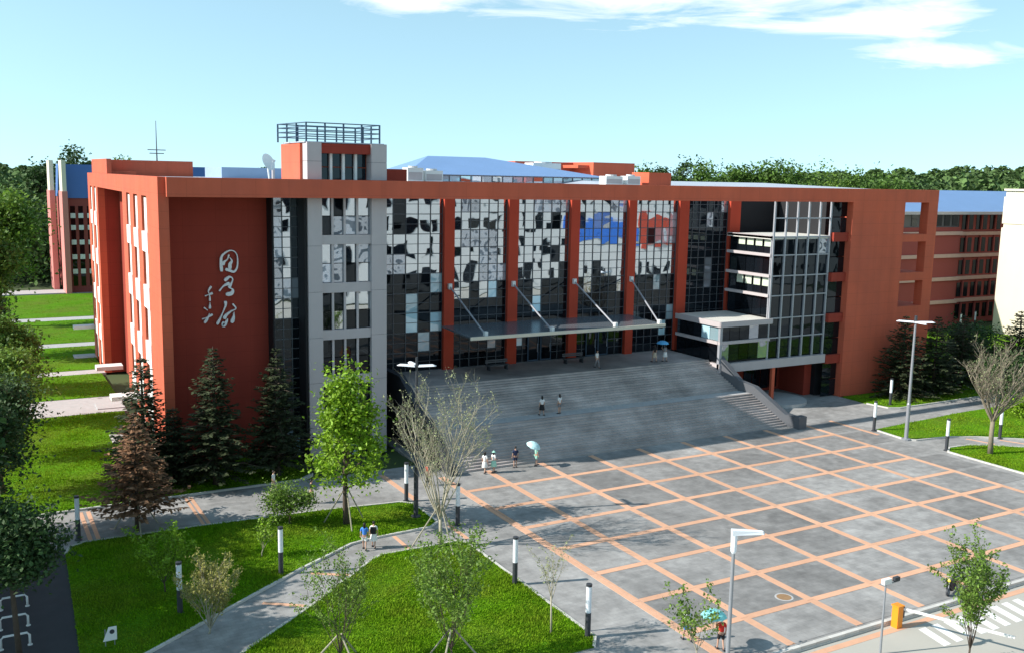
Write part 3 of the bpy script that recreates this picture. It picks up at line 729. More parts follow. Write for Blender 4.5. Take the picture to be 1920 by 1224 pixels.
# dark slate flank at the left, sloping stone wall at the right
MB().prism_x([(78.5, 0), (78.5, 5.75), (72.8, 5.75), (68.4, 3.3), (67.2, 3.25), (63.6, 0.75), (62.9, 0.75), (62.9, 0)], 30.75, 31.28).build('side_wall', STONED, st)
prof = [(62.4, 1.05), (63.6, 1.05), (66.9, 3.1), (68.5, 3.4), (71.2, 5.6)]
b = MB()
for i in range(len(prof) - 1):
    (ya, za), (yb, zb) = prof[i], prof[i+1]
    xa, xb = xr_at(ya), xr_at(yb)
    b.add([(xa, ya, 0), (xa + .55, ya, 0), (xb + .55, yb, 0), (xb, yb, 0), (xa, ya, za), (xa + .55, ya, za), (xb + .55, yb, zb), (xb, yb, zb)],
          [(0, 3, 2, 1), (4, 5, 6, 7), (0, 1, 5, 4), (1, 2, 6, 5), (2, 3, 7, 6), (3, 0, 4, 7)])
b.build('side_wall', STAIRW, st)
MB().box(65.15, 66.05, 61.9, 62.6, 0, 1.15).build('end_block', STAIRW, st)

# ------------------------------------------------------------------ other buildings
bl = thing('campus_building', (16, 190, 0), 'maroon campus building with deep blue roof band behind the left trees', 'building')
MB().box(16.4, 46, 190, 205, 0, 16.8).build('wall', MAROON, bl)
MB().add([(16.3, 189.8, 16.8), (46, 189.8, 16.8), (46, 205, 16.8), (16.3, 205, 16.8), (16.6, 191.5, 22.7), (46, 191.5, 22.7), (46, 205, 22.7), (16.6, 205, 22.7)],
         [(0, 1, 5, 4), (1, 2, 6, 5), (2, 3, 7, 6), (3, 0, 4, 7), (4, 5, 6, 7), (0, 3, 2, 1)]).build('roof', BLUED, bl)
for x in (16.0, 14.6):
    y = 189.6 if x > 15 else 197
    MB().box(x, x + .9, y - 1.2, y + 5, 0, 18.0).build('pier', PINK, bl)
    MB().box(x + .1, x + .8, y - 1.0, y + 4, 18.0, 23.4).build('pier_fin', CREAM, bl)
for k, x in enumerate((17.35, 18.65, 20.1, 21.5)):
    MB().box(x, x + .75, 189.93, 189.98, 1.2, 15.4).build('window', GLASSD, bl)
    for z in (3.4, 6.0, 8.6, 11.2, 13.3)[:5]:
        MB().box(x - .03, x + .78, 189.75, 189.92, z, z + .85).build('white_spandrel', WHITE, bl)
br = thing('campus_building', (131, 100, 0), 'brick red block with blue metal roof and banded floors behind the right wing', 'building')
MB().box(112, 136.6, 99.2, 112, 0, 15.7).build('wall', MAROON, br)
MB().box(136.6, 165, 101, 112, 0, 18.0).build('wall', MAROON, br)
MB().box(112, 136.4, 99.5, 112, 15.7, 18.0).build('upper_wall', DGREY, br)
MB().add([(110, 98.2, 18.1), (166, 98.2, 18.1), (166, 114, 18.1), (110, 114, 18.1), (112, 107, 21.3), (164, 107, 21.3)], [(0, 1, 5, 4), (1, 2, 5), (2, 3, 4, 5), (3, 0, 4), (0, 3, 2, 1)]).build('roof', BLUER, br)
MB().box(110, 166, 97.9, 98.18, 17.7, 18.15).build('gutter', GREYP, br)
for z in (3.8, 7.4, 11.0, 14.5):
    MB().box(111.9, 136.8, 98.85, 99.18, z, z + .55).build('floor_band', mat('pale_pink_band', (0.55, 0.36, 0.30)), br)
    MB().box(136.85, 165, 100.6, 100.97, z - .2, z + .35).build('floor_band', mat('pale_pink_band', (0.55, 0.36, 0.30)), br)
for r, z in enumerate((0.9, 4.4, 8.0, 11.6, 15.2)):
    for i in range(11):
        x = 137.6 + i*1.75
        MB().box(x, x + 1.0, 100.93, 100.98, z, z + 2.3).build('window', GLASSD, br)
    for i in range(6):
        x = 137.0 + i*3.5
        MB().box(x - .12, x + .2, 100.7, 100.98, z, z + 2.6).build('pilaster', MAROON, br)
for i in range(6):
    MB().box(125.4 + i*1.9, 126.7 + i*1.9, 99.42, 99.48, 15.9, 17.6).build('window', GLASSD, br)
bc = thing('campus_building', (137.2, 80, 0), 'plain cream building at the right edge of the picture', 'building')
MB().box(137.2, 165, 50, 92.4, 0, 21.5).build('wall', CREAM, bc)
for (y0, y1, z0, z1) in ((86.0, 92.6, 16.6, 20.6), (86.0, 92.6, 0.4, 16.0), (78.6, 85.4, 16.6, 20.6), (78.6, 85.4, 0.4, 16.0)):
    MB().box(137.08, 137.19, y0, y1, z0, z1).build('wall_panel', CREAM, bc)
MB().box(136.9, 165.2, 49.8, 92.6, 21.5, 21.8).build('coping', CREAM, bc)
bh = thing('house', (205, 118, 0), 'small house with red pitched roof peeping over the cream building', 'house')
MB().box(196, 214, 116, 128, 0, 20.5).build('wall', CREAM, bh)
MB().prism_x([(115, 20.5), (129, 20.5), (122, 23.2)], 195, 215).build('roof', mat('red_tile_roof', (0.5, 0.09, 0.05), 0.8, 0.15, 1.0), bh)
# the building across the road that the library glass mirrors
bo = thing('teaching_building', (100, -15, 0), 'white teaching building with blue and red panels mirrored in the library glass', 'building')
MB().box(38, 178, -32, -15.0, 0, 20.6).build('wall', WHITE, bo)
MB().box(37.5, 178.5, -32.5, -14.5, 20.6, 21.2).build('roof', ROOFG, bo)
for r, z in enumerate((1.6, 6.6, 11.6, 16.4)):
    for i in range(30):
        x = 42 + i*4.5
        if 111 < x < 140 and 5 < z < 15: continue
        w = random.uniform(1.6, 2.6)
        MB().box(x, x + w, -14.97, -14.92, z, z + 2.6).build('window', GLASSD, bo)
for i in range(5):
    MB().box(112.5 + i*3.05, 115.4 + i*3.05, -14.95, -14.8, 8.6, 13.8).build('blue_panel', mat('blue_panel', (0.06, 0.22, 0.75), 0.5, 0.1, .5), bo)
for i in range(3):
    MB().box(129 + i*3.4, 132.2 + i*3.4, -14.95, -14.8, 7.4, 14.8).build('red_panel', mat('red_panel', (0.62, 0.09, 0.05), 0.5, 0.1, .5), bo)

# ------------------------------------------------------------------ things on the roofs
def hvac(x, y, w, d, h, label, z=21.3):
    t = thing('roof_unit', (x, y, z), label, 'roof unit', 'air conditioning units on the library roof')
    MB().box(x - w/2, x + w/2, y - d/2, y + d/2, z + .12, z + h).build('casing', WHITE, t)
    MB().lathe([(0, .16), (w*.28, .16), (w*.28, 0)], (x, y, z + h), 14).build('fan_hood', mat('pale_grey_metal', (0.55, 0.56, 0.57), 0.5), t)
    MB().box(x - w/2 + .1, x + w/2 - .1, y - d/2 - .03, y - d/2, z + .3, z + h*.72).build('grille', GREYP, t)
    for sx in (-1, 1): MB().box(x + sx*w*.4 - .08, x + sx*w*.4 + .08, y - d/2, y + d/2, z, z + .12).build('foot', DGREY, t)
hvac(35.3, 80.6, 1.5, 1.2, 1.35, 'boxy white roof unit nearest to the stair tower')
hvac(37.2, 80.8, 1.7, 1.2, 1.15, 'lower white roof unit beside the boxy one by the tower')
hvac(56.6, 80.5, 2.0, 1.2, 1.0, 'white roof unit left of the small terracotta roof box')
hvac(58.9, 80.4, 1.6, 1.2, 1.05, 'white roof unit touching the small terracotta roof box')
hvac(66.8, 110.5, 4.2, 2.2, 2.6, 'large white roof unit in front of the terracotta plant room')
t = thing('satellite_dish', (26.3, 95, 21.3), 'white satellite dish on the library roof left of the tower', 'satellite dish')
MB().tube([(26.5, 95, 21.3), (26.35, 95, 22.6)], .09, 8).build('mast', WHITE, t)
prof = [(0.0, 0.0), (.3, .03), (.6, .12), (.85, .26)]
D = Matrix.Translation((26.2, 94.8, 22.9)) @ Matrix.Rotation(R(35), 4, 'Z') @ Matrix.Rotation(R(68), 4, 'X')
MB(D).lathe(prof, n=20).build('dish', WHITE, t, True)
MB(D).tube([(0, -.8, .22), (0, -.1, .75)], .03, 6).build('feed_arm', WHITE, t)
t = thing('antenna_mast', (20.4, 120, 21.3), 'thin antenna mast behind the left roof parapet', 'antenna')
MB().tube([(20.4, 120, 21.3), (20.4, 120, 24.2), (20.4, 120, 27.6)], [.12, .07, .03], 6).build('mast', DGREY, t)
for z, w in ((23.9, .8), (24.3, 1.0)): MB().tube([(20.4 - w, 120, z), (20.4 + w, 120, z)], .05, 6).build('crossbar', DGREY, t)
t = thing('vent_pipe', (28.3, 100, 21.3), 'upright pale vent pipe on the roof beside the blue sheds', 'vent pipe')
MB().tube([(28.3, 100, 21.3), (28.3, 100, 23.1)], .16, 10).build('pipe', GREYP, t); MB().lathe([(0, .25), (.26, .1), (.26, 0)], (28.3, 100, 23.1), 12).build('cowl', GREYP, t)

# ------------------------------------------------------------------ vegetation
LM = dict(
 mid=mat('leaf_mid', (0.085, 0.165, 0.022), 0.7, 0.25, 0.6, island=0.45, trans=0.25),
 dark=mat('leaf_dark', (0.040, 0.085, 0.020), 0.7, 0.25, 0.6, island=0.45, trans=0.2),
 bright=mat('leaf_bright', (0.22, 0.37, 0.018), 0.6, 0.20, 0.6, island=0.40, trans=0.35),
 fresh=mat('leaf_fresh', (0.15, 0.25, 0.035), 0.6, 0.20, 0.6, island=0.45, trans=0.35),
 olive=mat('leaf_olive', (0.28, 0.27, 0.07), 0.8, 0.20, 0.6, island=0.35, trans=0.25),
 pale=mat('leaf_pale_olive', (0.33, 0.36, 0.18), 0.8, 0.15, 0.6, island=0.30, trans=0.25),
 brown=mat('leaf_brown', (0.22, 0.115, 0.058), 0.9, 0.20, 0.6, island=0.45, trans=0.15),
 needle=mat('needle', (0.034, 0.046, 0.015), 0.8, 0.25, 0.8, island=0.50, trans=0.1),
 blue=mat('leaf_distant', (0.085, 0.145, 0.040), 0.9, 0.30, 0.05, island=0.45, trans=0.1))

def part_mesh(name, verts, nper, m, parent):
    off = np.array(origin_of(parent)); return link(name, raw_mesh(name, verts - off, nper, [m]), m, parent)
def stakes(t, x, y, h=2.3, r=1.6, n=3, a0=0.4):
    for i in range(n):
        a = a0 + i*2*math.pi/n
        MB().tube([(x + r*math.cos(a), y + r*math.sin(a), 0), (x + .1*math.cos(a), y + .1*math.sin(a), h)], .045, 6).build('support_stake', STAKE, t)
def broadleaf(name, label, x, y, h, trunk_h, r, nleaf, ls, lm, seed, shape='round', bark=None, nstake=0, group=None, clumps=26, sig=0.26, z0=0.0, trunk_r=None):
    rg = np.random.default_rng(seed); rd = random.Random(seed)
    t = thing(name, (x, y, z0), label, 'tree', group)
    bark = bark or BARK
    tr = trunk_r or max(.07, h*.016)
    cz, rz = (trunk_h + h)/2, (h - trunk_h)/2
    C = []
    while len(C) < clumps:
        p = rg.normal(size=3); p /= np.linalg.norm(p); q = p*(rg.random()**0.45)
        zz = q[2]
        if shape == 'cone':
            f = 1.15*(1 - (zz+1)/2)**0.75*min(1, (zz + 1.25)*1.6); q[0] *= f/max(.35, math.sqrt(max(1e-3, 1-zz*zz)) if zz*zz < 1 else .35); q[1] *= f/max(.35, math.sqrt(max(1e-3, 1-zz*zz)) if zz*zz < 1 else .35)
        C.append((x + q[0]*r*.85, y + q[1]*r*.85, z0 + cz + zz*rz*.88))
    C = np.array(C)
    m = MB()
    bend = [(x, y, z0 - .15), (x + rd.uniform(-.1, .1), y + rd.uniform(-.1, .1), z0 + trunk_h*.6), (x + rd.uniform(-.2, .2), y + rd.uniform(-.2, .2), z0 + trunk_h + rz*.5), (x, y, z0 + trunk_h + rz*1.3)]
    m.tube(bend, [tr*1.25, tr, tr*.7, tr*.25], 8)
    for c in C[:: max(1, clumps//14)]:
        zb = z0 + trunk_h*.85 + max(0, (c[2] - z0 - trunk_h))*.45
        p0 = Vector((x, y, zb)); p2 = Vector(c); p1 = p0.lerp(p2, .5) + Vector((0, 0, -.06*(p2-p0).length))
        m.tube([p0, p1, p2], [tr*.45, tr*.28, tr*.08], 5, False)
    m.build('trunk', bark, t, True)
    idx = rg.integers(0, clumps, nleaf); s = sig*r*(0.6 + .8*rg.random(clumps))[idx]
    P = C[idx] + rg.normal(size=(nleaf, 3))*s[:, None]*np.array([1, 1, .8])
    P[:, 2] = np.maximum(P[:, 2], z0 + trunk_h*.75)
    part_mesh('crown', leaves(P, ls, 0.6, .35, rg), 4, lm, t)
    if nstake: stakes(t, x, y, min(2.4, trunk_h + .6), 1.5, nstake, rd.random()*3)
    return t
def conifer(name, label, x, y, h, r, lm, seed, trunk_h=0.9, nstake=0, dens=1.0, group=None, droop=.25, z0=0.0):
    rg = np.random.default_rng(seed)
    t = thing(name, (x, y, z0), label, 'tree', group)
    tr = h*.014 + .05
    m = MB(); m.tube([(x, y, z0 - .1), (x, y, z0 + h*.5), (x, y, z0 + h)], [tr*1.2, tr*.7, .02], 8)
    V = []
    nl = int(h*3.4*dens)
    for k in range(nl):
        f = (k + rg.random()*.6)/nl; z = trunk_h + (h - trunk_h)*f
        L = r*(1 - f)**.85*(.75 + .4*rg.random()) + .12
        nb = int(7 + 4*(1-f))
        a0 = rg.random()*6.28
        for i in range(nb):
            a = a0 + i*6.283/nb + rg.normal()*.18; Li = L*(.65 + .5*rg.random()); d = np.array([math.cos(a), math.sin(a), 0])
            side = np.array([-d[1], d[0], 0])
            up = .22 - droop*2*(1-f)*rg.random()
            tip = np.array([x, y, z0 + z]) + d*Li + np.array([0, 0, Li*up])
            if i % 2 == 0 and k % 2 == 0: m.tube([(x, y, z0 + z), tuple(np.array([x, y, z0+z])*.4 + tip*.6 + np.array([0, 0, .05*Li])), tuple(tip)], [tr*.28, tr*.16, .008], 4, False)
            ns = max(4, int(Li*9*dens))
            for q in range(ns):
                u = (q + rg.random())/ns*0.85 + .15
                c = np.array([x, y, z0 + z]) + (tip - np.array([x, y, z0 + z]))*u + np.array([0, 0, -.10*Li*u*(1-u)])
                sg = 1 if q % 2 else -1; ln = (.22 + .36*(1-u))*min(1.2, .55 + Li*.4)*(.8 + .5*rg.random())
                dd = d*.75 + side*sg*(.55 + .3*rg.random()) + np.array([0, 0, rg.normal()*.22 - .12]); dd /= np.linalg.norm(dd)
                w = np.cross(dd, np.array([rg.normal()*.4, rg.normal()*.4, 1.0])); w /= np.linalg.norm(w)
                wd = .075 + .065*rg.random()
                V += [c - w*wd*.4, c + dd*ln*.45 - w*wd, c + dd*ln, c + dd*ln*.45 + w*wd]
    m.build('trunk', BARK, t, True)
    part_mesh('crown', np.array(V), 4, lm, t)
    if nstake: stakes(t, x, y, 2.2, 1.5, nstake, .5)
    return t
def vase_tree(name, label, x, y, h, trunk_h, spread, lm, seed, bark, nmain=9, nleaf=0, ls=.07, levels=3, nstake=0, tr=.1, kids=4, cat='tree', group=None, tw=1.0, curl=.10):
    """upright, open tree: limbs fork from a short trunk; few leaves along the twigs"""
    rd = random.Random(seed); rg = np.random.default_rng(seed)
    t = thing(name, (x, y, 0), label, cat, group)
    m = MB(); pts = []
    base = Vector((x, y, 0)); fork = Vector((x + rd.uniform(-.08, .08), y + rd.uniform(-.08, .08), trunk_h))
    m.tube([base - Vector((0, 0, .1)), base.lerp(fork, .5) + Vector((rd.uniform(-.05, .05), rd.uniform(-.05, .05), 0)), fork], [tr*1.2, tr, tr*.85], 8)
    def grow(p, d, L, r, lev):
        n = 4; q = [p]; dd = d.copy(); pos = p.copy()
        for i in range(n):
            dd = (dd + Vector((rd.gauss(0, curl), rd.gauss(0, curl), rd.gauss(.05, curl*.6)))).normalized(); pos = pos + dd*L/n; q.append(pos.copy())
        rs = [r*(1 - .75*i/n)*tw for i in range(n+1)]
        m.tube(q, rs, 5 if lev < 2 else 3, False)
        if lev >= levels - 1: pts.extend([(q[i].lerp(q[i+1], rd.random()), dd) for i in range(n) for _ in range(2)])
        if lev < levels:
            for k in range(kids if lev else kids + 1):
                u = .25 + .72*(k + rd.random())/kids; i = min(n-1, int(u*n)); pp = q[i].lerp(q[i+1], u*n - i)
                a = rd.random()*6.283; s = Vector((math.cos(a), math.sin(a), rd.uniform(-.1, .5))).normalized()
                grow(pp, (dd*.85 + s*.62).normalized(), L*(.42 + .25*rd.random())*(1.15 - .4*u), r*.5, lev + 1)
    H = h - trunk_h
    for i in range(nmain):
        a = i*2.399 + rd.random()*.5; s = spread*(.25 + .75*((i + .5)/nmain)**.6)
        d = Vector((math.cos(a)*s, math.sin(a)*s, H)).normalized()
        grow(fork - Vector((0, 0, rd.random()*trunk_h*.15)), d, H*(1.0 - .28*(i/nmain))*(.85 + .2*rd.random()), tr*.5, 0)
    k = h/max(q[2] for q in m.v)                 # bring the finished tree to its height
    m.v = [(x + (q[0]-x)*k, y + (q[1]-y)*k, q[2]*k) for q in m.v]
    m.build('trunk', bark, t, True)
    if nleaf:
        P = np.array([(x + (p[0].x-x)*k, y + (p[0].y-y)*k, p[0].z*k) for p in pts]); idx = rg.integers(0, len(P), nleaf)
        part_mesh('crown', leaves(P[idx] + rg.normal(size=(nleaf, 3))*ls*1.1, ls, .55, .3, rg), 4, lm, t)
    if nstake: stakes(t, x, y, min(2.6, trunk_h + .5), 1.7, nstake, rd.random()*3)
    return t

# conifers by the library
conifer('spruce_tree', 'dark spruce against the sunlit corner of the library', 10.3, 69.4, 9.5, 3.3, LM['needle'], 3, 0.7)
conifer('spruce_tree', 'dark spruce below the white lettering', 14.9, 68.4, 10.0, 3.2, LM['needle'], 4, 1.1)
conifer('spruce_tree', 'dark spruce before the narrow glass strip', 19.4, 68.6, 9.6, 3.0, LM['needle'], 5, 1.1)
conifer('spruce_tree', 'short dark spruce between the two tall ones at the red wall', 12.4, 70.0, 5.6, 2.5, LM['needle'], 6, .4)
conifer('dry_spruce_tree', 'rust brown dried spruce on the lawn edge', 8.6, 61.6, 7.5, 3.2, LM['brown'], 7, 1.2, nstake=3, dens=.85, droop=.1)
conifer('spruce_tree', 'dark spruce before the right wing, left one behind the street lamp', 85.6, 67.6, 8.6, 4.0, LM['needle'], 8, .4)
conifer('spruce_tree', 'dark spruce right behind the three headed street lamp', 90.0, 67.0, 8.4, 3.8, LM['needle'], 9, .4)
conifer('spruce_tree', 'dark spruce beyond the end of the right wing', 96.5, 68.5, 8.0, 3.8, LM['needle'], 10, .5)
broadleaf('green_tree', 'leafy bright green tree with staked slim trunk beside the pavement', 20.4, 56.8, 10.8, 2.1, 3.0, 7600, .135, LM['bright'], 31, 'cone', nstake=3, clumps=60, sig=.16)
vase_tree('pale_tree', 'tall pale olive tree with upright whippy branches before the stairs', 24.1, 50.7, 11.3, 2.6, 4.2, LM['pale'], 12, PBARK, 12, 2200, .06, 3, 3, .15, 4, tw=1.0, curl=.06)
vase_tree('bare_tree', 'bare grey brown vase shaped tree on the right lawn', 73.9, 49.0, 10.2, 3.9, 5.6, LM['pale'], 14, GBARK, 13, 900, .07, 3, 0, .24, 4, tw=1.05, curl=.08)
vase_tree('young_tree', 'olive yellow young tree at the bottom left beside the path', 9.4, 45.6, 4.4, .4, 2.2, LM['olive'], 15, STAKE, 11, 4200, .06, 2, 0, .07, 5, tw=1.3, curl=.08)
vase_tree('young_tree', 'sparse grey green young tree where the diagonal path meets the lawn', 13.8, 39.3, 6.5, 1.2, 2.4, LM['fresh'], 16, BARK, 10, 3400, .06, 2, 3, .06, 4)
vase_tree('young_tree', 'fresh green young tree in the middle of the triangular lawn', 18.2, 37.0, 7.4, 1.5, 3.2, LM['fresh'], 17, BARK, 12, 4400, .075, 2, 3, .06, 4)
vase_tree('young_tree', 'thin nearly bare sapling at the plaza corner of the lawn', 24.1, 38.0, 5.3, 2.4, .9, LM['pale'], 18, PBARK, 6, 350, .05, 2, 0, .055, 3)
vase_tree('young_tree', 'young tree with yellow green leaves at the bottom beside the kerb', 28.5, 32.4, 3.8, .9, 1.8, LM['fresh'], 19, STAKE, 7, 800, .085, 2, 0, .05, 3)
vase_tree('young_tree', 'leafy young tree beside the crossing at the bottom right', 40.0, 26.6, 6.6, 1.0, 2.2, LM['fresh'], 20, BARK, 10, 4200, .08, 2, 0, .07, 4)
vase_tree('young_tree', 'low leafy sapling in the shaded left lawn', 8.4, 51.3, 3.9, .8, 3.0, LM['bright'], 21, BARK, 8, 2600, .08, 2, 0, .05, 4)
vase_tree('young_tree', 'small sapling behind the lamp post on the left lawn', 14.2, 53.8, 2.3, .7, .8, LM['bright'], 22, STAKE, 6, 500, .08, 2, 0, .04, 3)
broadleaf('round_shrub', 'grey green bushy shrub on the pavement edge of the left lawn', 17.2, 58.4, 2.8, .5, 1.5, 4200, .08, LM['fresh'], 33, clumps=26)
broadleaf('broad_bush', 'small bright bush at the right edge of the far lawn', 88.5, 55.8, 2.6, .2, 1.6, 3200, .1, LM['bright'], 34, clumps=18)
broadleaf('dark_bush', 'dark green bush behind the bare tree', 92.5, 60.5, 5.2, .5, 2.6, 6000, .13, LM['dark'], 35, clumps=26)
broadleaf('dark_bush', 'dark green tree at the far end of the right wing', 103, 72, 6.5, .8, 3.4, 6000, .15, LM['dark'], 36, clumps=26)
conifer('spruce_tree', 'dark spruce behind the bare tree, second from the right edge', 102, 65.5, 8.6, 4.2, LM['needle'], 41, .3)
conifer('spruce_tree', 'dark spruce at the right edge behind the bare tree', 109.5, 65, 9.0, 4.4, LM['needle'], 42, .3)
# tall leafy trees down the left side
for k, (x, y, h, th, r, n, ls, lm, lab) in enumerate((
  (4.4, 152, 20.0, 6, 5.0, 15000, .27, 'fresh', 'tall leafy tree nearest to the maroon building on the left'),
  (1.4, 128, 17.5, 4, 4.2, 14000, .25, 'mid', 'tall leafy tree at the left edge, top nearly level with the library roof'),
  (0.4, 108, 12.0, 3.0, 3.6, 12000, .21, 'dark', 'dark leafy tree on the left, below the two tallest'),
  (2.4, 93, 10.6, 2.2, 3.2, 9000, .17, 'mid', 'mid green tree at the left edge beside the wide cross path'),
  (2.4, 82, 8.6, 2.0, 2.8, 8000, .15, 'fresh', 'yellow green tree at the left edge level with the spruces'),
  (1.6, 72.5, 9.0, 1.8, 2.8, 7000, .14, 'dark', 'dark tree at the left end of the pavement'),
  (0.2, 64, 9.2, 1.6, 2.9, 7000, .13, 'dark', 'dark low tree at the left edge above the service road'),
  (1.3, 46.8, 7.2, 3.6, 2.3, 8500, .11, 'dark', 'dark tree with bare trunk beside the white hoops'),
  (-3.0, 55.5, 12.0, 2.2, 3.6, 16000, .2, 'dark', 'dark tree beyond the left edge shading the left lawn'),
  (-5.5, 50, 11.5, 2.2, 4.2, 16000, .2, 'dark', 'dark tree beyond the left edge shading the service road'),
  (-9.5, 59, 14.5, 3, 5.4, 20000, .24, 'dark', 'tallest dark tree beyond the left edge of the service road'),
  (-4.2, 62, 11.5, 2.4, 4.0, 15000, .2, 'dark', 'dark tree beyond the left end of the pavement'))):
    broadleaf('leafy_tree', lab, x, y, h, th, r, n, ls, LM[lm], 50 + k, clumps=34, sig=.22, group='leafy trees down the left side')
# trees rising over the roof behind the library
def at_px(px, Y): return Y*math.tan(R(29.56) + math.atan((px - 960)/1850.0))
lab_far = ['first and lowest of the trees rising over the roof right of the plant room', 'second of the trees over the roof, dark and slender', 'tall dark tree above the small terracotta roof box', 'rounded tree just right of the tallest dark one', 'broad tree over the roof above the glass reading room', 'wide crowned tree over the middle of the ridged roof', 'tallest rounded tree over the ridged roof', 'low tree right of the tallest rounded one', 'pale crowned low tree near the end of the ridged roof', 'last low tree over the far end of the ridged roof', 'small tree showing over the right corner of the roof', 'tree on the skyline behind the left roof parapet', 'bushy tree on the skyline left of the maroon building', 'tree on the skyline above the deep blue roof band', 'small tree on the skyline beside the antenna mast']
for k, (px, Y, top, r, lm) in enumerate(((1200, 175, 25.4, 4.5, 'mid'), (1228, 178, 26.2, 4, 'dark'), (1262, 172, 27.4, 5.5, 'dark'), (1305, 168, 26.9, 6.5, 'mid'), (1365, 170, 26.7, 7, 'mid'), (1425, 166, 26.5, 7, 'mid'), (1475, 162, 27.4, 7.5, 'mid'), (1540, 165, 26.0, 7, 'fresh'), (1600, 165, 25.4, 7, 'mid'), (1660, 165, 24.8, 7, 'mid'), (1715, 170, 24.0, 6, 'dark'), (222, 230, 26.0, 4, 'mid'), (80, 260, 26.4, 5, 'dark'), (140, 240, 27.6, 6, 'dark'), (300, 250, 25.2, 3, 'dark'))):
    broadleaf('background_tree', lab_far[k], at_px(px, Y), Y, top, 8, r, 5200, .36, LM[lm], 90 + k, clumps=34, sig=.20, group='trees on the skyline')
# distant wooded hills: one mass
def far_wood():
    rg = np.random.default_rng(5); V = []; gx = []
    for k in range(900):
        a = R(rg.uniform(-6, 74)); d = rg.uniform(260, 900); x, y = d*math.sin(a), d*math.cos(a)
        if d < 330 and a < R(44): continue
        right = max(0, min(1, (math.degrees(a) - 40)/14))
        top = 15 + 6*rg.random() + (d - 260)/640*(5 + 15*right) - (3 if d < 340 else 0)
        r = 5 + 4*rg.random()
        n = 170
        p = rg.normal(size=(n, 3)); p /= np.linalg.norm(p, axis=1)[:, None]; p[:, 2] = np.abs(p[:, 2])*1.0
        P = np.array([x, y, top - r*.95]) + p*r*(.8 + .25*rg.random((n, 1)))
        V.append(leaves(P, 0.95*(.7 + d/900), .8, .6, rg))
    for k in range(110):
        a = R(rg.uniform(-3, 7.5)); d = rg.uniform(206, 262); x, y = d*math.sin(a), d*math.cos(a)
        if 14 < x < 48 and y < 208: continue
        r = 4 + 3*rg.random(); top = 8 + 7*rg.random() + (d - 206)*.12
        p = rg.normal(size=(220, 3)); p /= np.linalg.norm(p, axis=1)[:, None]
        V.append(leaves(np.array([x, y, top - r]) + p*np.array([r, r, r*1.2])*(.75 + .3*rg.random((220, 1))), .55, .7, .5, rg))
    o = link('wood', raw_mesh('wood', np.concatenate(V), 4, [LM['blue']]), LM['blue'])
    tag(o, 'distant green wood along the skyline behind the campus', 'wood', kind='stuff')
far_wood()
hv, hf = [], []
NA, ND = 70, 14
for i in range(NA):
    a = R(-14 + 96*i/(NA-1))
    for j in range(ND):
        d = 250 + 900*j/(ND-1); right = max(0, min(1, (math.degrees(a) - 40)/14))
        zz = -1 + max(0, (min(d, 900) - 250)/650)*(9 + 16*right) + 5*min(1, j/2) + 1.2*math.sin(i*.7 + j)
        if j == 0: zz = -1.0
        hv.append((d*math.sin(a), d*math.cos(a), zz))
for i in range(NA-1):
    for j in range(ND-1):
        q = i*ND + j; hf.append((q, q + 1, q + ND + 1, q + ND))
hm = bpy.data.meshes.new('hills'); hm.from_pydata(hv, [], hf); hm.update()
tag(link('hills', hm, EARTH), kind='structure')

# ------------------------------------------------------------------ lamps and posts
LW = mat('white_lamp_tube', (0.80, 0.82, 0.85), 0.4, 0.03, 1.0)
DARKM = mat('charcoal_metal', (0.045, 0.048, 0.055), 0.45, 0.1, 1.0)
POLE = mat('grey_galvanised', (0.30, 0.31, 0.33), 0.45, 0.08, 1.0, metal=0.3)
def bollard(x, y, label, h=2.75):
    t = thing('lamp_post', (x, y, 0), label, 'lamp post', 'short white topped lamp posts')
    MB().lathe([(0, 0), (.22, 0), (.22, .06), (.14, .08), (.14, h*.47), (0, h*.47)], (x, y, 0), 12).build('post', DARKM, t)
    MB().lathe([(.13, h*.47), (.135, h*.475), (.135, h*.955), (0, h*.955)], (x, y, 0), 14).build('light_tube', LW, t, False)
    MB().lathe([(0, h*.956), (.15, h*.956), (.15, h), (0, h*1.008)], (x, y, 0), 12).build('cap', DARKM, t)
for x, y, lab in ((14.5, 51.0, 'short lamp post on the left lawn by the diagonal path'), (25.4, 43.9, 'short lamp post halfway along the plaza edge of the lawn'), (25.5, 36.9, 'short lamp post at the near plaza corner of the lawn'),
   (5.2, 61.4, 'short lamp post at the rounded far left corner of the lawn'), (25.6, 59.3, 'short lamp post where pavement, lawn and plaza meet'), (26.7, 53.6, 'short lamp post beside the pale tree at the plaza edge'),
   (71.2, 58.7, 'short lamp post at the tip of the right lawn'), (71.5, 51.4, 'short lamp post at the tip of the bare tree lawn'), (79.4, 51.9, 'short lamp post behind the bare tree along the curved path'),
   (81.2, 65.2, 'short lamp post in front of the right wing spruces'), (8.6, 48.4, 'short lamp post behind the olive yellow young tree'), (138.4, 96.5, 'farthest short lamp post by the cream building'), (133.5, 95.5, 'short lamp post left of the farthest one, before the brick red block')):
    bollard(x, y, lab)
def head(b, x, y, z, ang, L=.9):
    Tm = Matrix.Translation((x, y, z)) @ Matrix.Rotation(ang, 4, 'Z')
    q = MB(Tm); q.add([(0.1, -.16, 0), (L, -.13, .06), (L + .12, 0, .07), (L, .13, .06), (.1, .16, 0), (.15, -.1, .13), (L*.9, -.07, .17), (L*.9, .07, .17), (.15, .1, .13)],
          [(0, 4, 3, 2, 1), (0, 1, 6, 5), (1, 2, 6), (2, 3, 7), (2, 7, 6), (3, 4, 8, 7), (4, 0, 5, 8), (5, 6, 7, 8)])
    return q
t = thing('street_lamp', (71.3, 55.3, 0), 'tall grey street lamp with three white heads on the right lawn', 'street lamp')
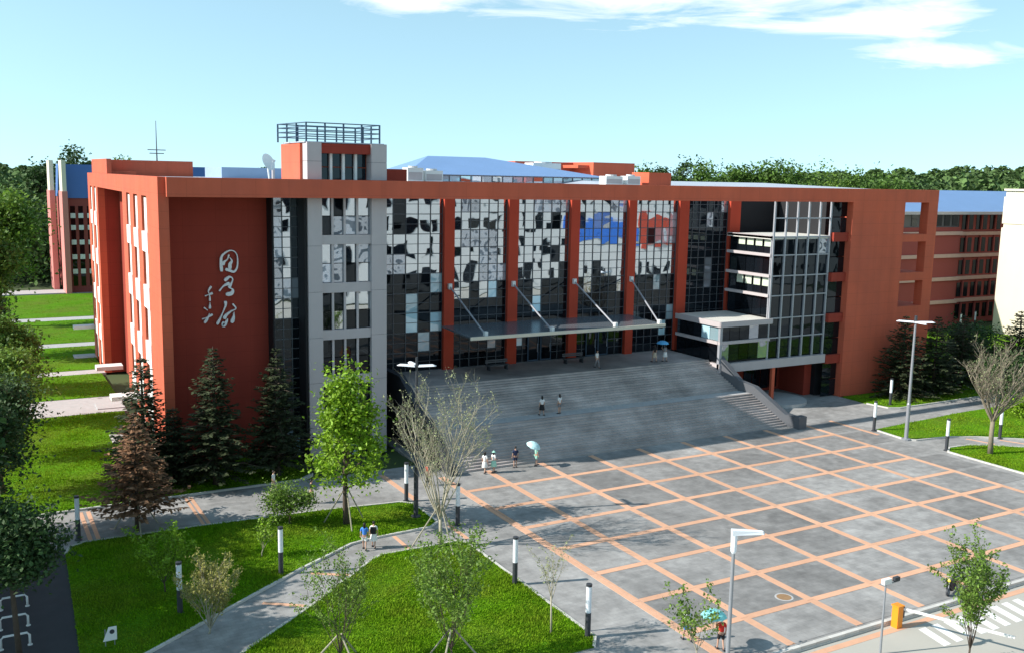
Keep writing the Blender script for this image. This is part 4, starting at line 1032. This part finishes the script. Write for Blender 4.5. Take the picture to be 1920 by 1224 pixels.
MB().lathe([(0, 0), (.4, 0), (.4, .12), (.17, .18), (.17, 3.2), (.13, 3.3), (.09, 10.6), (0, 10.6)], (71.3, 55.3, 0), 12).build('pole', POLE, t, False)
MB().tube([(71.3, 55.3, 10.5), (71.3, 55.3, 10.95)], .12, 10).build('cap', DARKM, t)
for a in (R(-40), R(140), R(250)): head(None, 71.3, 55.3, 10.35, a, 1.5).build('lamp_head', LW, t)
t = thing('street_lamp', (24.9, 56.1, 0), 'tall dark street lamp with white heads behind the pale tree', 'street lamp')
MB().lathe([(0, 0), (.32, 0), (.32, .12), (.15, .18), (.15, 3.0), (.11, 3.1), (.08, 10.6), (0, 10.6)], (24.9, 56.1, 0), 12).build('pole', DARKM, t)
for a in (R(-28), R(152), R(90)): head(None, 24.9, 56.1, 10.0, a, 1.15).build('lamp_head', LW, t)
t = thing('street_lamp', (28.35, 30.2, -.13), 'street lamp with one flat white arm at the plaza kerb', 'street lamp')
MB().lathe([(0, 0), (.26, 0), (.26, .1), (.11, .14), (.075, 6.5), (0, 6.5)], (28.35, 30.2, -.13), 12).build('pole', POLE, t)
MB().lathe([(.076, 6.3), (.13, 6.4), (.15, 7.15), (0, 7.2)], (28.35, 30.2, -.13), 12).build('neck', LW, t)
Tm = Matrix.Translation((28.35, 30.2, 7.02)) @ Matrix.Rotation(R(-28), 4, 'Z')
MB(Tm).add([(-.12, -.15, 0), (1.25, -.13, .05), (1.32, 0, .06), (1.25, .13, .05), (-.12, .15, 0), (-.12, -.15, .22), (1.2, -.1, .17), (1.25, 0, .17), (1.2, .1, .17), (-.12, .15, .22)],
   [(0, 4, 3, 2, 1), (5, 6, 7, 8, 9), (0, 1, 6, 5), (1, 2, 7, 6), (2, 3, 8, 7), (3, 4, 9, 8), (4, 0, 5, 9)]).build('lamp_head', LW, t)
t = thing('camera_pole', (37.2, 29.3, -.13), 'thin pole with small camera boxes at the barrier gate', 'camera pole')
MB().tube([(37.2, 29.3, -.13), (37.2, 29.3, 3.4)], [.06, .045], 8).build('pole', POLE, t)
MB().box(37.0, 37.5, 29.2, 29.4, 3.4, 3.65).build('camera_box', WHITE, t); MB().box(37.75, 38.1, 29.22, 29.38, 3.42, 3.62).build('camera_box', DARKM, t)
MB().tube([(37.2, 29.3, 3.38), (38.1, 29.3, 3.38)], .03, 6).build('arm', POLE, t)
t = thing('barrier_gate', (40.3, 30.9, -.13), 'orange barrier cabinet with long white boom over the road', 'barrier')
MB().box(40.12, 40.5, 30.72, 31.1, -.13, 1.0).build('cabinet', mat('orange_paint', (0.85, 0.27, 0.015), 0.45, 0.05), t)
MB().box(40.08, 40.54, 30.68, 31.14, 1.0, 1.07).build('cabinet_top', mat('orange_paint', (0.85, 0.27, 0.015)), t)
MB().box(40.5, 40.62, 30.72, 31.1, .4, .95).build('boom_drive', DARKM, t)
Tm = Matrix.Translation((40.5, 30.85, .86)) @ Matrix.Rotation(math.atan2(-4.3, 2.0), 4, 'Z')
bo_ = MB(Tm).box(-.3, 5.2, -.04, .04, -.06, .06).build('boom', WHITE, t)
# white bicycle hoops
for k, (x, y, lab) in enumerate(((1.35, 52.8, 'farthest white steel hoop beside the dark trunk'), (1.25, 50.4, 'middle white steel hoop beside the dark trunk'), (1.2, 48.2, 'nearest white steel hoop beside the dark trunk'))):
    t = thing('parking_hoop', (x, y, 0), lab, 'hoop', 'white hoops on the service road')
    MB().tube([(x - .6, y, 0), (x - .6, y, .5), (x - .5, y, .62), (x + .5, y, .62), (x + .6, y, .5), (x + .6, y, 0)], .055, 8).build('hoop', WHITE, t, True)
    for sx in (-.6, .6): MB().lathe([(0, .03), (.11, .03), (.11, 0)], (x + sx, y, 0), 10).build('foot_plate', WHITE, t)
t = thing('lawn_sign', (5.0, 46.2, .06), 'white lawn sign with dark oval at the bottom left', 'sign')
MB().add([(4.75, 46.2, .35), (5.35, 46.2, .35), (5.35, 46.2, 1.0), (5.0, 46.2, 1.0), (4.75, 46.25, .35), (5.35, 46.25, .35), (5.35, 46.25, 1.0), (5.0, 46.25, 1.0)], [(0, 1, 2, 3), (7, 6, 5, 4), (0, 4, 5, 1), (1, 5, 6, 2), (2, 6, 7, 3), (3, 7, 4, 0)]).build('panel', WHITE, t)
Tm = Matrix.Translation((5.14, 46.19, .78)) @ Matrix.Rotation(R(90), 4, 'X')
MB(Tm).lathe([(0, .012), (.11, .012), (.11, 0)], n=14).build('oval', DARKM, t)
for x in (4.85, 5.25): MB().tube([(x, 46.28, .06), (x, 46.28, .9)], .025, 6).build('leg', POLE, t)
# covers set into the plaza
for x, y, lab in ((37.55, 35.95, 'round rusty manhole cover on the plaza near the barrier gate'),):
    t = thing('manhole_cover', (x, y, .012), lab, 'manhole cover')
    MB().lathe([(0, .012), (.40, .012), (.40, 0)], (x, y, .012), 20).build('cover', mat('rusty_iron', (0.30, 0.18, 0.09), 0.7, 0.2, 3.0), t)
    MB().lathe([(.40, .009), (.50, .009), (.50, 0)], (x, y, .012), 20).build('ring', STONEL, t)
# benches on the stair platform
def bench(x, y, label):
    t = thing('bench', (x, y, 4.8), label, 'bench', 'dark benches before the entrance')
    for i in range(3): MB().box(x - 1.15, x + 1.15, y - .24 + i*.17, y - .10 + i*.17, 5.22, 5.27).build('seat_slat', DGREY, t)
    for i in range(2): MB().box(x - 1.15, x + 1.15, y + .24, y + .28, 5.42 + i*.17, 5.55 + i*.17).build('back_slat', DGREY, t)
    for sx in (-.9, .9):
        MB().box(x + sx - .05, x + sx + .05, y - .24, y + .24, 4.8, 5.22).build('leg', DARKM, t); MB().box(x + sx - .04, x + sx + .04, y + .28, y + .33, 4.8, 5.75).build('leg', DARKM, t)
bench(41.8, 76.2, 'dark bench left of the entrance doors')
bench(50.0, 76.2, 'dark bench right of the middle column')
# motor scooter by the kerb
def scooter(x, y, rz, label):
    t = thing('motor_scooter', (x, y, 0), label, 'scooter', rz=rz)
    # built in its own frame
    def bld(mb, name, m, sm=False): return link(name, mb.mesh(name, smooth=sm), m, t)
    BODY = mat('black_scooter_paint', (0.015, 0.016, 0.02), 0.25, 0.05)
    for cx in (-.62, .62):
        q = MB(Matrix.Translation((cx, 0, .23)) @ Matrix.Rotation(R(90), 4, 'X'))
        q.lathe([(.12, -.05), (.2, -.06), (.23, 0), (.2, .06), (.12, .05)], n=16); w = bld(q, 'wheel', DARKM, True)
        link('rim', MB(Matrix.Translation((cx, 0, .23)) @ Matrix.Rotation(R(90), 4, 'X')).lathe([(0, .055), (.12, .055), (.12, -.055), (0, -.055)], n=12).mesh('rim'), POLE, w)
    q = MB(); q.prism([(-.85, -.14), (-.2, -.17), (-.2, .17), (-.85, .14)], .38, .68); q.box(-.2, .35, -.15, .15, .26, .34); bld(q, 'body', BODY)
    q = MB(); q.add([(.32, -.2, .26), (.32, .2, .26), (.42, -.2, .9), (.42, .2, .9), (.42, -.14, .26), (.42, .14, .26), (.54, -.12, .9), (.54, .12, .9)], [(0, 2, 3, 1), (4, 5, 7, 6), (0, 4, 6, 2), (1, 3, 7, 5), (2, 6, 7, 3), (0, 1, 5, 4)]); bld(q, 'leg_shield', BODY)
    bld(MB().prism([(-.85, -.13), (-.1, -.14), (-.05, 0), (-.1, .14), (-.85, .13)], .69, .79), 'seat', DARKM)
    bld(MB().tube([(.62, 0, .3), (.45, 0, 1.0)], .03, 6).tube([(.44, -.32, 1.03), (.44, .32, 1.03)], .022, 6), 'handlebar', POLE)
    bld(MB(Matrix.Translation((.55, 0, .86)) @ Matrix.Rotation(R(75), 4, 'Y')).lathe([(0, .07), (.07, .05), (.09, 0)], n=12), 'headlight', mat('yellow_lens', (0.8, 0.6, 0.05), 0.3))
    bld(MB().box(-1.0, -.85, -.12, .12, .55, .62), 'tail_light', mat('red_lens', (0.5, 0.02, 0.02), 0.3))
scooter(46.3, 32.2, R(200), 'black scooter parked on the plaza beside the kerb')

# ------------------------------------------------------------------ people
SKIN = mat('skin', (0.52, 0.31, 0.22), 0.6, 0.04)
HAIR = mat('black_hair', (0.012, 0.010, 0.009), 0.5, 0.1)
def cloth(name, c): return mat(name, c, 0.85, 0.10, 6.0)
def skin_mesh(name, verts, edges, radii, sub=1):
    me = bpy.data.meshes.new(name); me.from_pydata(verts, edges, []); o = bpy.data.objects.new(name, me); COL.objects.link(o)
    sk = o.modifiers.new('skin', 'SKIN'); sk.use_smooth_shade = True
    for i, r in enumerate(radii):
        rr = r if isinstance(r, tuple) else (r, r); me.skin_vertices[0].data[i].radius = rr
    me.skin_vertices[0].data[0].use_root = True
    s = o.modifiers.new('sub', 'SUBSURF'); s.levels = sub; s.render_levels = sub
    dg = bpy.context.evaluated_depsgraph_get(); out = bpy.data.meshes.new_from_object(o.evaluated_get(dg))
    out.name = name; bpy.data.objects.remove(o); bpy.data.meshes.remove(me)
    return out
def head_mesh_add(bm_verts, bm_faces, c, n=14, m=10):
    """head with brow, nose, chin and ears; face towards -y"""
    k = len(bm_verts)
    for j in range(m + 1):
        th = math.pi*j/m; z = math.cos(th)
        for i in range(n):
            ph = 2*math.pi*i/n; sx, sy = math.sin(th)*math.cos(ph), math.sin(th)*math.sin(ph)
            X, Y, Z = .076*sx, .095*sy, .115*z
            if Z < -.02: f = 1 - .35*(-Z - .02)/.1; X *= f; Y *= (f if Y > 0 else 1 - .12*(-Z-.02)/.1)
            if Y < -.07 and abs(X) < .02 and -.045 < Z < .02: Y -= .022*(1 - abs(Z + .02)/.045)      # nose
            if Y < -.05 and .018 < abs(X) < .05 and -.005 < Z < .035: Y += .008                         # eye sockets
            if abs(X) > .068 and abs(Y) < .03 and abs(Z) < .04: X *= 1.16                                # ears
            bm_verts.append((c[0] + X, c[1] + Y, c[2] + Z))
    for j in range(m):
        for i in range(n):
            a, b = k + j*n + i, k + j*n + (i+1) % n; bm_faces.append((a, b, b + n, a + n))
def hand_add(V, F, wrist, d):
    """palm, four bent fingers of unequal length and a thumb leaving the side of the palm"""
    w = Vector(wrist); d = Vector(d).normalized(); s = d.cross(Vector((0, 1, 0))).normalized(); nn = d.cross(s)
    mb = MB()
    def fx(p, e, L, r):
        e2 = (e + nn*.5).normalized(); mb.tube([p, p + e*L*.5, p + e*L*.5 + e2*L*.5], [r, r*.9, r*.6], 5)
    mb.tube([w, w + d*.05, w + d*.095], [.024, .036, .034], 7)
    for i, L in enumerate((.066, .076, .072, .056)): fx(w + d*.09 + s*(.026 - i*.0175), d, L, .0085)
    fx(w + d*.025 + s*.03, (d*.7 + s*.7).normalized(), .06, .010)
    k = len(V); V += mb.v; F += [tuple(i + k for i in f) for f in mb.f]
def make_body(pose):
    """pose: (stride, left arm, right arm) arms: 'down' | 'up' (holding an umbrella) | 'bent'"""
    stride, al, ar = pose
    V, E, Rr = [], [], []
    def v(p, r, par=None):
        V.append(p); Rr.append(r)
        if par is not None: E.append((par, len(V)-1))
        return len(V)-1
    pel = v((0, 0, .94), (.155, .11)); wa = v((0, 0, 1.10), (.135, .095), pel); ch = v((0, .005, 1.30), (.165, .11), wa); sh = v((0, .01, 1.41), (.12, .085), ch); nk = v((0, .005, 1.49), .052, sh); v((0, -.005, 1.57), .05, nk)
    hands = []
    for s, a in ((-1, al), (1, ar)):
        j0 = v((s*.175, .01, 1.385), .056, sh)
        if a == 'down': el_, wr = (s*.235, .03, 1.12), (s*.245, -.05, .885)
        elif a == 'up': el_, wr = (s*.24, -.10, 1.17), (s*.15, -.26, 1.34)
        else: el_, wr = (s*.25, .02, 1.12), (s*.17, -.22, 1.06)
        j1 = v(el_, .042, j0); j2 = v(wr, .028, j1)
        hands.append((wr, Vector(wr) - Vector(el_)))
    feet = []
    for s in (-1, 1):
        st_ = stride*s
        h0 = v((s*.095, 0, .86), .088, pel); k0 = v((s*.10, -st_*.42 - (.03 if st_ else .0), .49), .056, h0); a0 = v((s*.10, -st_*.9, .085 + (.04 if st_ < 0 else 0)), .036, k0); f0 = v((s*.115, -st_*.9 - .15, .035), .034, a0); feet.append((s, st_))
    me = skin_mesh('body', V, E, Rr, 1)
    HV = [tuple(q.co) for q in me.vertices]; HF = [tuple(q.vertices) for q in me.polygons]
    head_mesh_add(HV, HF, (0, -.012, 1.635))
    for wr, d in hands: hand_add(HV, HF, wr, d)
    out = bpy.data.meshes.new('body'); out.from_pydata(HV, [], HF); out.polygons.foreach_set('use_smooth', [True]*len(out.polygons)); out.update()
    # shirt
    V2, E2, R2 = [], [], []
    def v2(p, r, par=None):
        V2.append(p); R2.append(r)
        if par is not None: E2.append((par, len(V2)-1))
        return len(V2)-1
    a = v2((0, 0, .93), (.172, .128)); b = v2((0, 0, 1.10), (.155, .115), a); c = v2((0, .005, 1.30), (.182, .127), b); d = v2((0, .01, 1.42), (.125, .095), c)
    for s, aa in ((-1, al), (1, ar)):
        el_ = (s*.235, .03, 1.12) if aa == 'down' else (s*.24, -.10, 1.17) if aa == 'up' else (s*.25, .02, 1.12)
        j = v2((s*.18, .01, 1.39), .07, d); v2(tuple(Vector((s*.18, .01, 1.39)).lerp(Vector(el_), .75)), .062, j)
    shirt = skin_mesh('shirt', V2, E2, R2, 1)
    V3, E3, R3 = [], [], []
    def v3(p, r, par=None):
        V3.append(p); R3.append(r)
        if par is not None: E3.append((par, len(V3)-1))
        return len(V3)-1
    a = v3((0, 0, .95), (.166, .122))
    for s in (-1, 1):
        st_ = stride*s; h0 = v3((s*.097, 0, .84), .105, a); k0 = v3((s*.10, -st_*.42 - (.03 if st_ else 0), .49), .073, h0); v3((s*.10, -st_*.88, .12), .058, k0)
    trousers = skin_mesh('trousers', V3, E3, R3, 1)
    V4, E4, R4 = [], [], []
    V4.append((0, 0, .95)); R4.append((.166, .122))
    for s in (-1, 1):
        st_ = stride*s; V4.append((s*.097, 0, .84)); R4.append(.11); E4.append((0, len(V4)-1)); V4.append((s*.10, -st_*.36, .56)); R4.append(.082); E4.append((len(V4)-2, len(V4)-1))
    shorts = skin_mesh('shorts', V4, E4, R4, 1)
    sk = MB().lathe([(.158, 1.0), (.19, .86), (.25, .52), (.245, .51), (.15, .9)], n=18).mesh('skirt', smooth=True)
    shoes = []
    for s, st_ in feet:
        z = .045 if st_ < 0 else 0
        q = MB(); q.add([(s*.115 + dx*wd, -st_*.9 + dy, z + dz) for dy, wd, hh in ((.07, .04, .09), (-.05, .05, .09), (-.20, .04, .05)) for dx, dz in ((-1, 0), (1, 0), (.8, hh), (-.8, hh))],
              [(0, 1, 2, 3), (8, 11, 10, 9)] + [(r*4 + i, r*4 + (i+1) % 4, r*4 + 4 + (i+1) % 4, r*4 + 4 + i) for r in (0, 1) for i in range(4)])
        shoes.append(q.mesh('shoe'))
    hair = {}
    for kind in ('short', 'long'):
        q = MB(); n = 14; prof = [(.02, .125), (.06, .108), (.083, .06), (.09, .01)] + ([(.085, -.06), (.09, -.2), (.075, -.27)] if kind == 'long' else [(.084, -.03)])
        vs = []; fs = []
        for r, z in prof:
            for i in range(n):
                ph = 2*math.pi*i/n; X, Y = r*math.cos(ph), r*1.2*math.sin(ph)
                if z < .06 and Y < -.02: Y = -.02 if z < .03 else Y*.9
                vs.append((X, Y - .002, 1.635 + z))
        for r in range(len(prof)-1):
            for i in range(n):
                a_, b_ = r*n + i, r*n + (i+1) % n; fs.append((a_, b_, b_ + n, a_ + n))
        fs.append(tuple(range(n))); q.add(vs, fs); hair[kind] = q.mesh('hair', smooth=True)
    return dict(body=out, shirt=shirt, trousers=trousers, shorts=shorts, skirt=sk, shoes=shoes, hair=hair)
BODIES = {}
def person(x, y, z, face, label, pose, shirt, lower, lowkind='trousers', hairk='short', h=1.68, bag=None, cap=None):
    if pose not in BODIES: BODIES[pose] = make_body(pose)
    B = BODIES[pose]
    t = thing('person', (x, y, z), label, 'person', 'people about the plaza', rz=face)
    t.scale = (h/1.75,)*3
    def put(name, me, m):
        me2 = me.copy(); me2.materials.clear(); me2.materials.append(m); o = bpy.data.objects.new(name, me2); COL.objects.link(o); o.parent = t; return o
    put('body', B['body'], SKIN); put('shirt', B['shirt'], shirt); put(lowkind, B[lowkind], lower)
    put('hair', B['hair'][hairk], HAIR)
    for s in B['shoes']: put('shoe', s, DARKM)
    if bag: put('bag', MB().box(-.17, .17, .13, .27, 1.0, 1.42).mesh('bag'), bag)
    if cap: put('cap', MB().lathe([(0, .15), (.07, .13), (.1, .06), (.17, .035), (.17, .025), (.095, .04)], (0, -.005, 1.63), 16).mesh('cap', smooth=True), cap)
    return t
def umbrella(x, y, z, label, m, tilt=0.0, r=.62):
    t = thing('umbrella', (x, y, z), label, 'umbrella', 'umbrellas held against the sun'); t.rotation_euler = (tilt, tilt*.6, 0)
    q = MB(); n = 16; rings = [(0, .30), (.30*r/.62, .26), (.5*r/.62, .15), (r, 0)]; vs = [(0, 0, .31)]; fs = []
    for k, (rr, zz) in enumerate(rings[1:]):
        for i in range(n):
            a = 2*math.pi*i/n; sc = 1 - (.03 if i % 2 else 0)*rr/r; vs.append((rr*sc*math.cos(a), rr*sc*math.sin(a), zz + (.02 if i % 2 and k == 2 else 0)))
    for i in range(n): fs.append((0, 1 + i, 1 + (i+1) % n))
    for k in range(2):
        for i in range(n): fs.append((1 + k*n + i, 1 + (k+1)*n + i, 1 + (k+1)*n + (i+1) % n, 1 + k*n + (i+1) % n))
    q.add(vs, fs); link('canopy', q.mesh('canopy'), m, t)
    link('shaft', MB().tube([(0, 0, -.62), (0, 0, .38)], .012, 6).mesh('shaft'), POLE, t)
    link('handle', MB().tube([(0, 0, -.75), (0, 0, -.6)], .02, 6).mesh('handle'), DARKM, t)
    for i in range(8):
        a = 2*math.pi*i/8; link('rib', MB().tube([(0, 0, .27), (.4*r/.62*math.cos(a), .4*r/.62*math.sin(a), .19), (r*math.cos(a), r*math.sin(a), .0)], .006, 4).mesh('rib'), POLE, t)
WSH, NAVY, BLK, BLUE_, RED_, GREYC, MINT, KHAKI = (cloth('white_cotton', (.75, .75, .73)), cloth('navy_cotton', (.018, .028, .075)), cloth('black_cotton', (.015, .015, .017)), cloth('blue_cotton', (.07, .24, .70)), cloth('red_cotton', (.62, .03, .02)), cloth('grey_cotton', (.22, .22, .23)), cloth('mint_cotton', (.36, .68, .55)), cloth('beige_cotton', (.48, .40, .30)))
UMB_P, UMB_B, UMB_C = cloth('pale_aqua_umbrella', (.55, .80, .80)), cloth('sky_blue_umbrella', (.12, .42, .72)), cloth('turquoise_umbrella', (.25, .68, .66))
WALK, STAND, HOLD, BENT = (.24, 'down', 'down'), (0.0, 'down', 'down'), (.18, 'down', 'up'), (.2, 'bent', 'down')
zl = 2.404
person(41.6, 68.0, zl, R(180), 'person in white shirt and black skirt walking on the stair landing', WALK, WSH, BLK, 'skirt', 'long')
person(43.3, 67.95, zl, R(200), 'person with black hair, white shirt and bare legs on the landing', STAND, WSH, GREYC, 'shorts', 'long')
person(50.6, 73.2, 4.8, R(20), 'person in white shirt and grey trousers at the top of the stairs', WALK, WSH, GREYC)
person(57.4, 73.4, 4.8, R(190), 'person in black top and pale skirt on the platform', WALK, BLK, KHAKI, 'skirt', 'long')
person(58.5, 73.2, 4.8, R(200), 'person under the sky blue umbrella on the platform', HOLD, GREYC, WSH, 'skirt', 'long')
umbrella(58.35, 73.45, 4.8 + 1.72, 'sky blue umbrella held on the stair platform', UMB_B)
person(33.4, 62.6, .012, R(120), 'person in white beside the green capped one at the stair foot', WALK, WSH, WSH, 'skirt', 'long')
person(34.1, 62.5, .012, R(100), 'person in white with a pale green sun hat at the stair foot', BENT, WSH, MINT, 'skirt', 'long', cap=MINT)
person(36.2, 62.9, .012, R(170), 'person in navy shirt and bare legs at the stair foot', STAND, NAVY, NAVY, 'shorts')
person(37.9, 62.6, .012, R(90), 'person in mint top under the pale aqua umbrella', HOLD, MINT, MINT, 'shorts', 'long')
umbrella(37.55, 62.5, 1.66, 'pale aqua umbrella leaning left at the stair foot', UMB_P, .35, .58)
person(19.9, 52.3, 0, R(150), 'person in blue shirt walking on the diagonal path', WALK, BLUE_, WSH, 'shorts', 'long')
person(20.5, 52.35, 0, R(150), 'person in white shirt with black bag on the diagonal path', WALK, WSH, WSH, 'skirt', bag=BLK)
person(29.6, 34.4, .012, R(170), 'person in white shirt and blue shorts by the bottom sapling', WALK, WSH, BLUE_, 'shorts', 'long')
person(30.4, 32.9, .012, R(160), 'person in red shirt and black shorts near the street lamp', HOLD, RED_, BLK, 'shorts')
umbrella(30.15, 33.2, 1.66, 'turquoise umbrella held near the street lamp', UMB_C)
person(18.0, 64.8, 0, R(60), 'person in white shirt on the pavement before the spruces', WALK, WSH, KHAKI, 'trousers')
person(28.3, 61.8, 0, R(90), 'person in red shirt behind the pale tree', WALK, RED_, BLK)
person(19.7, 61.7, 0, R(70), 'person in black beside the grey green shrub', WALK, BLK, KHAKI, 'shorts')
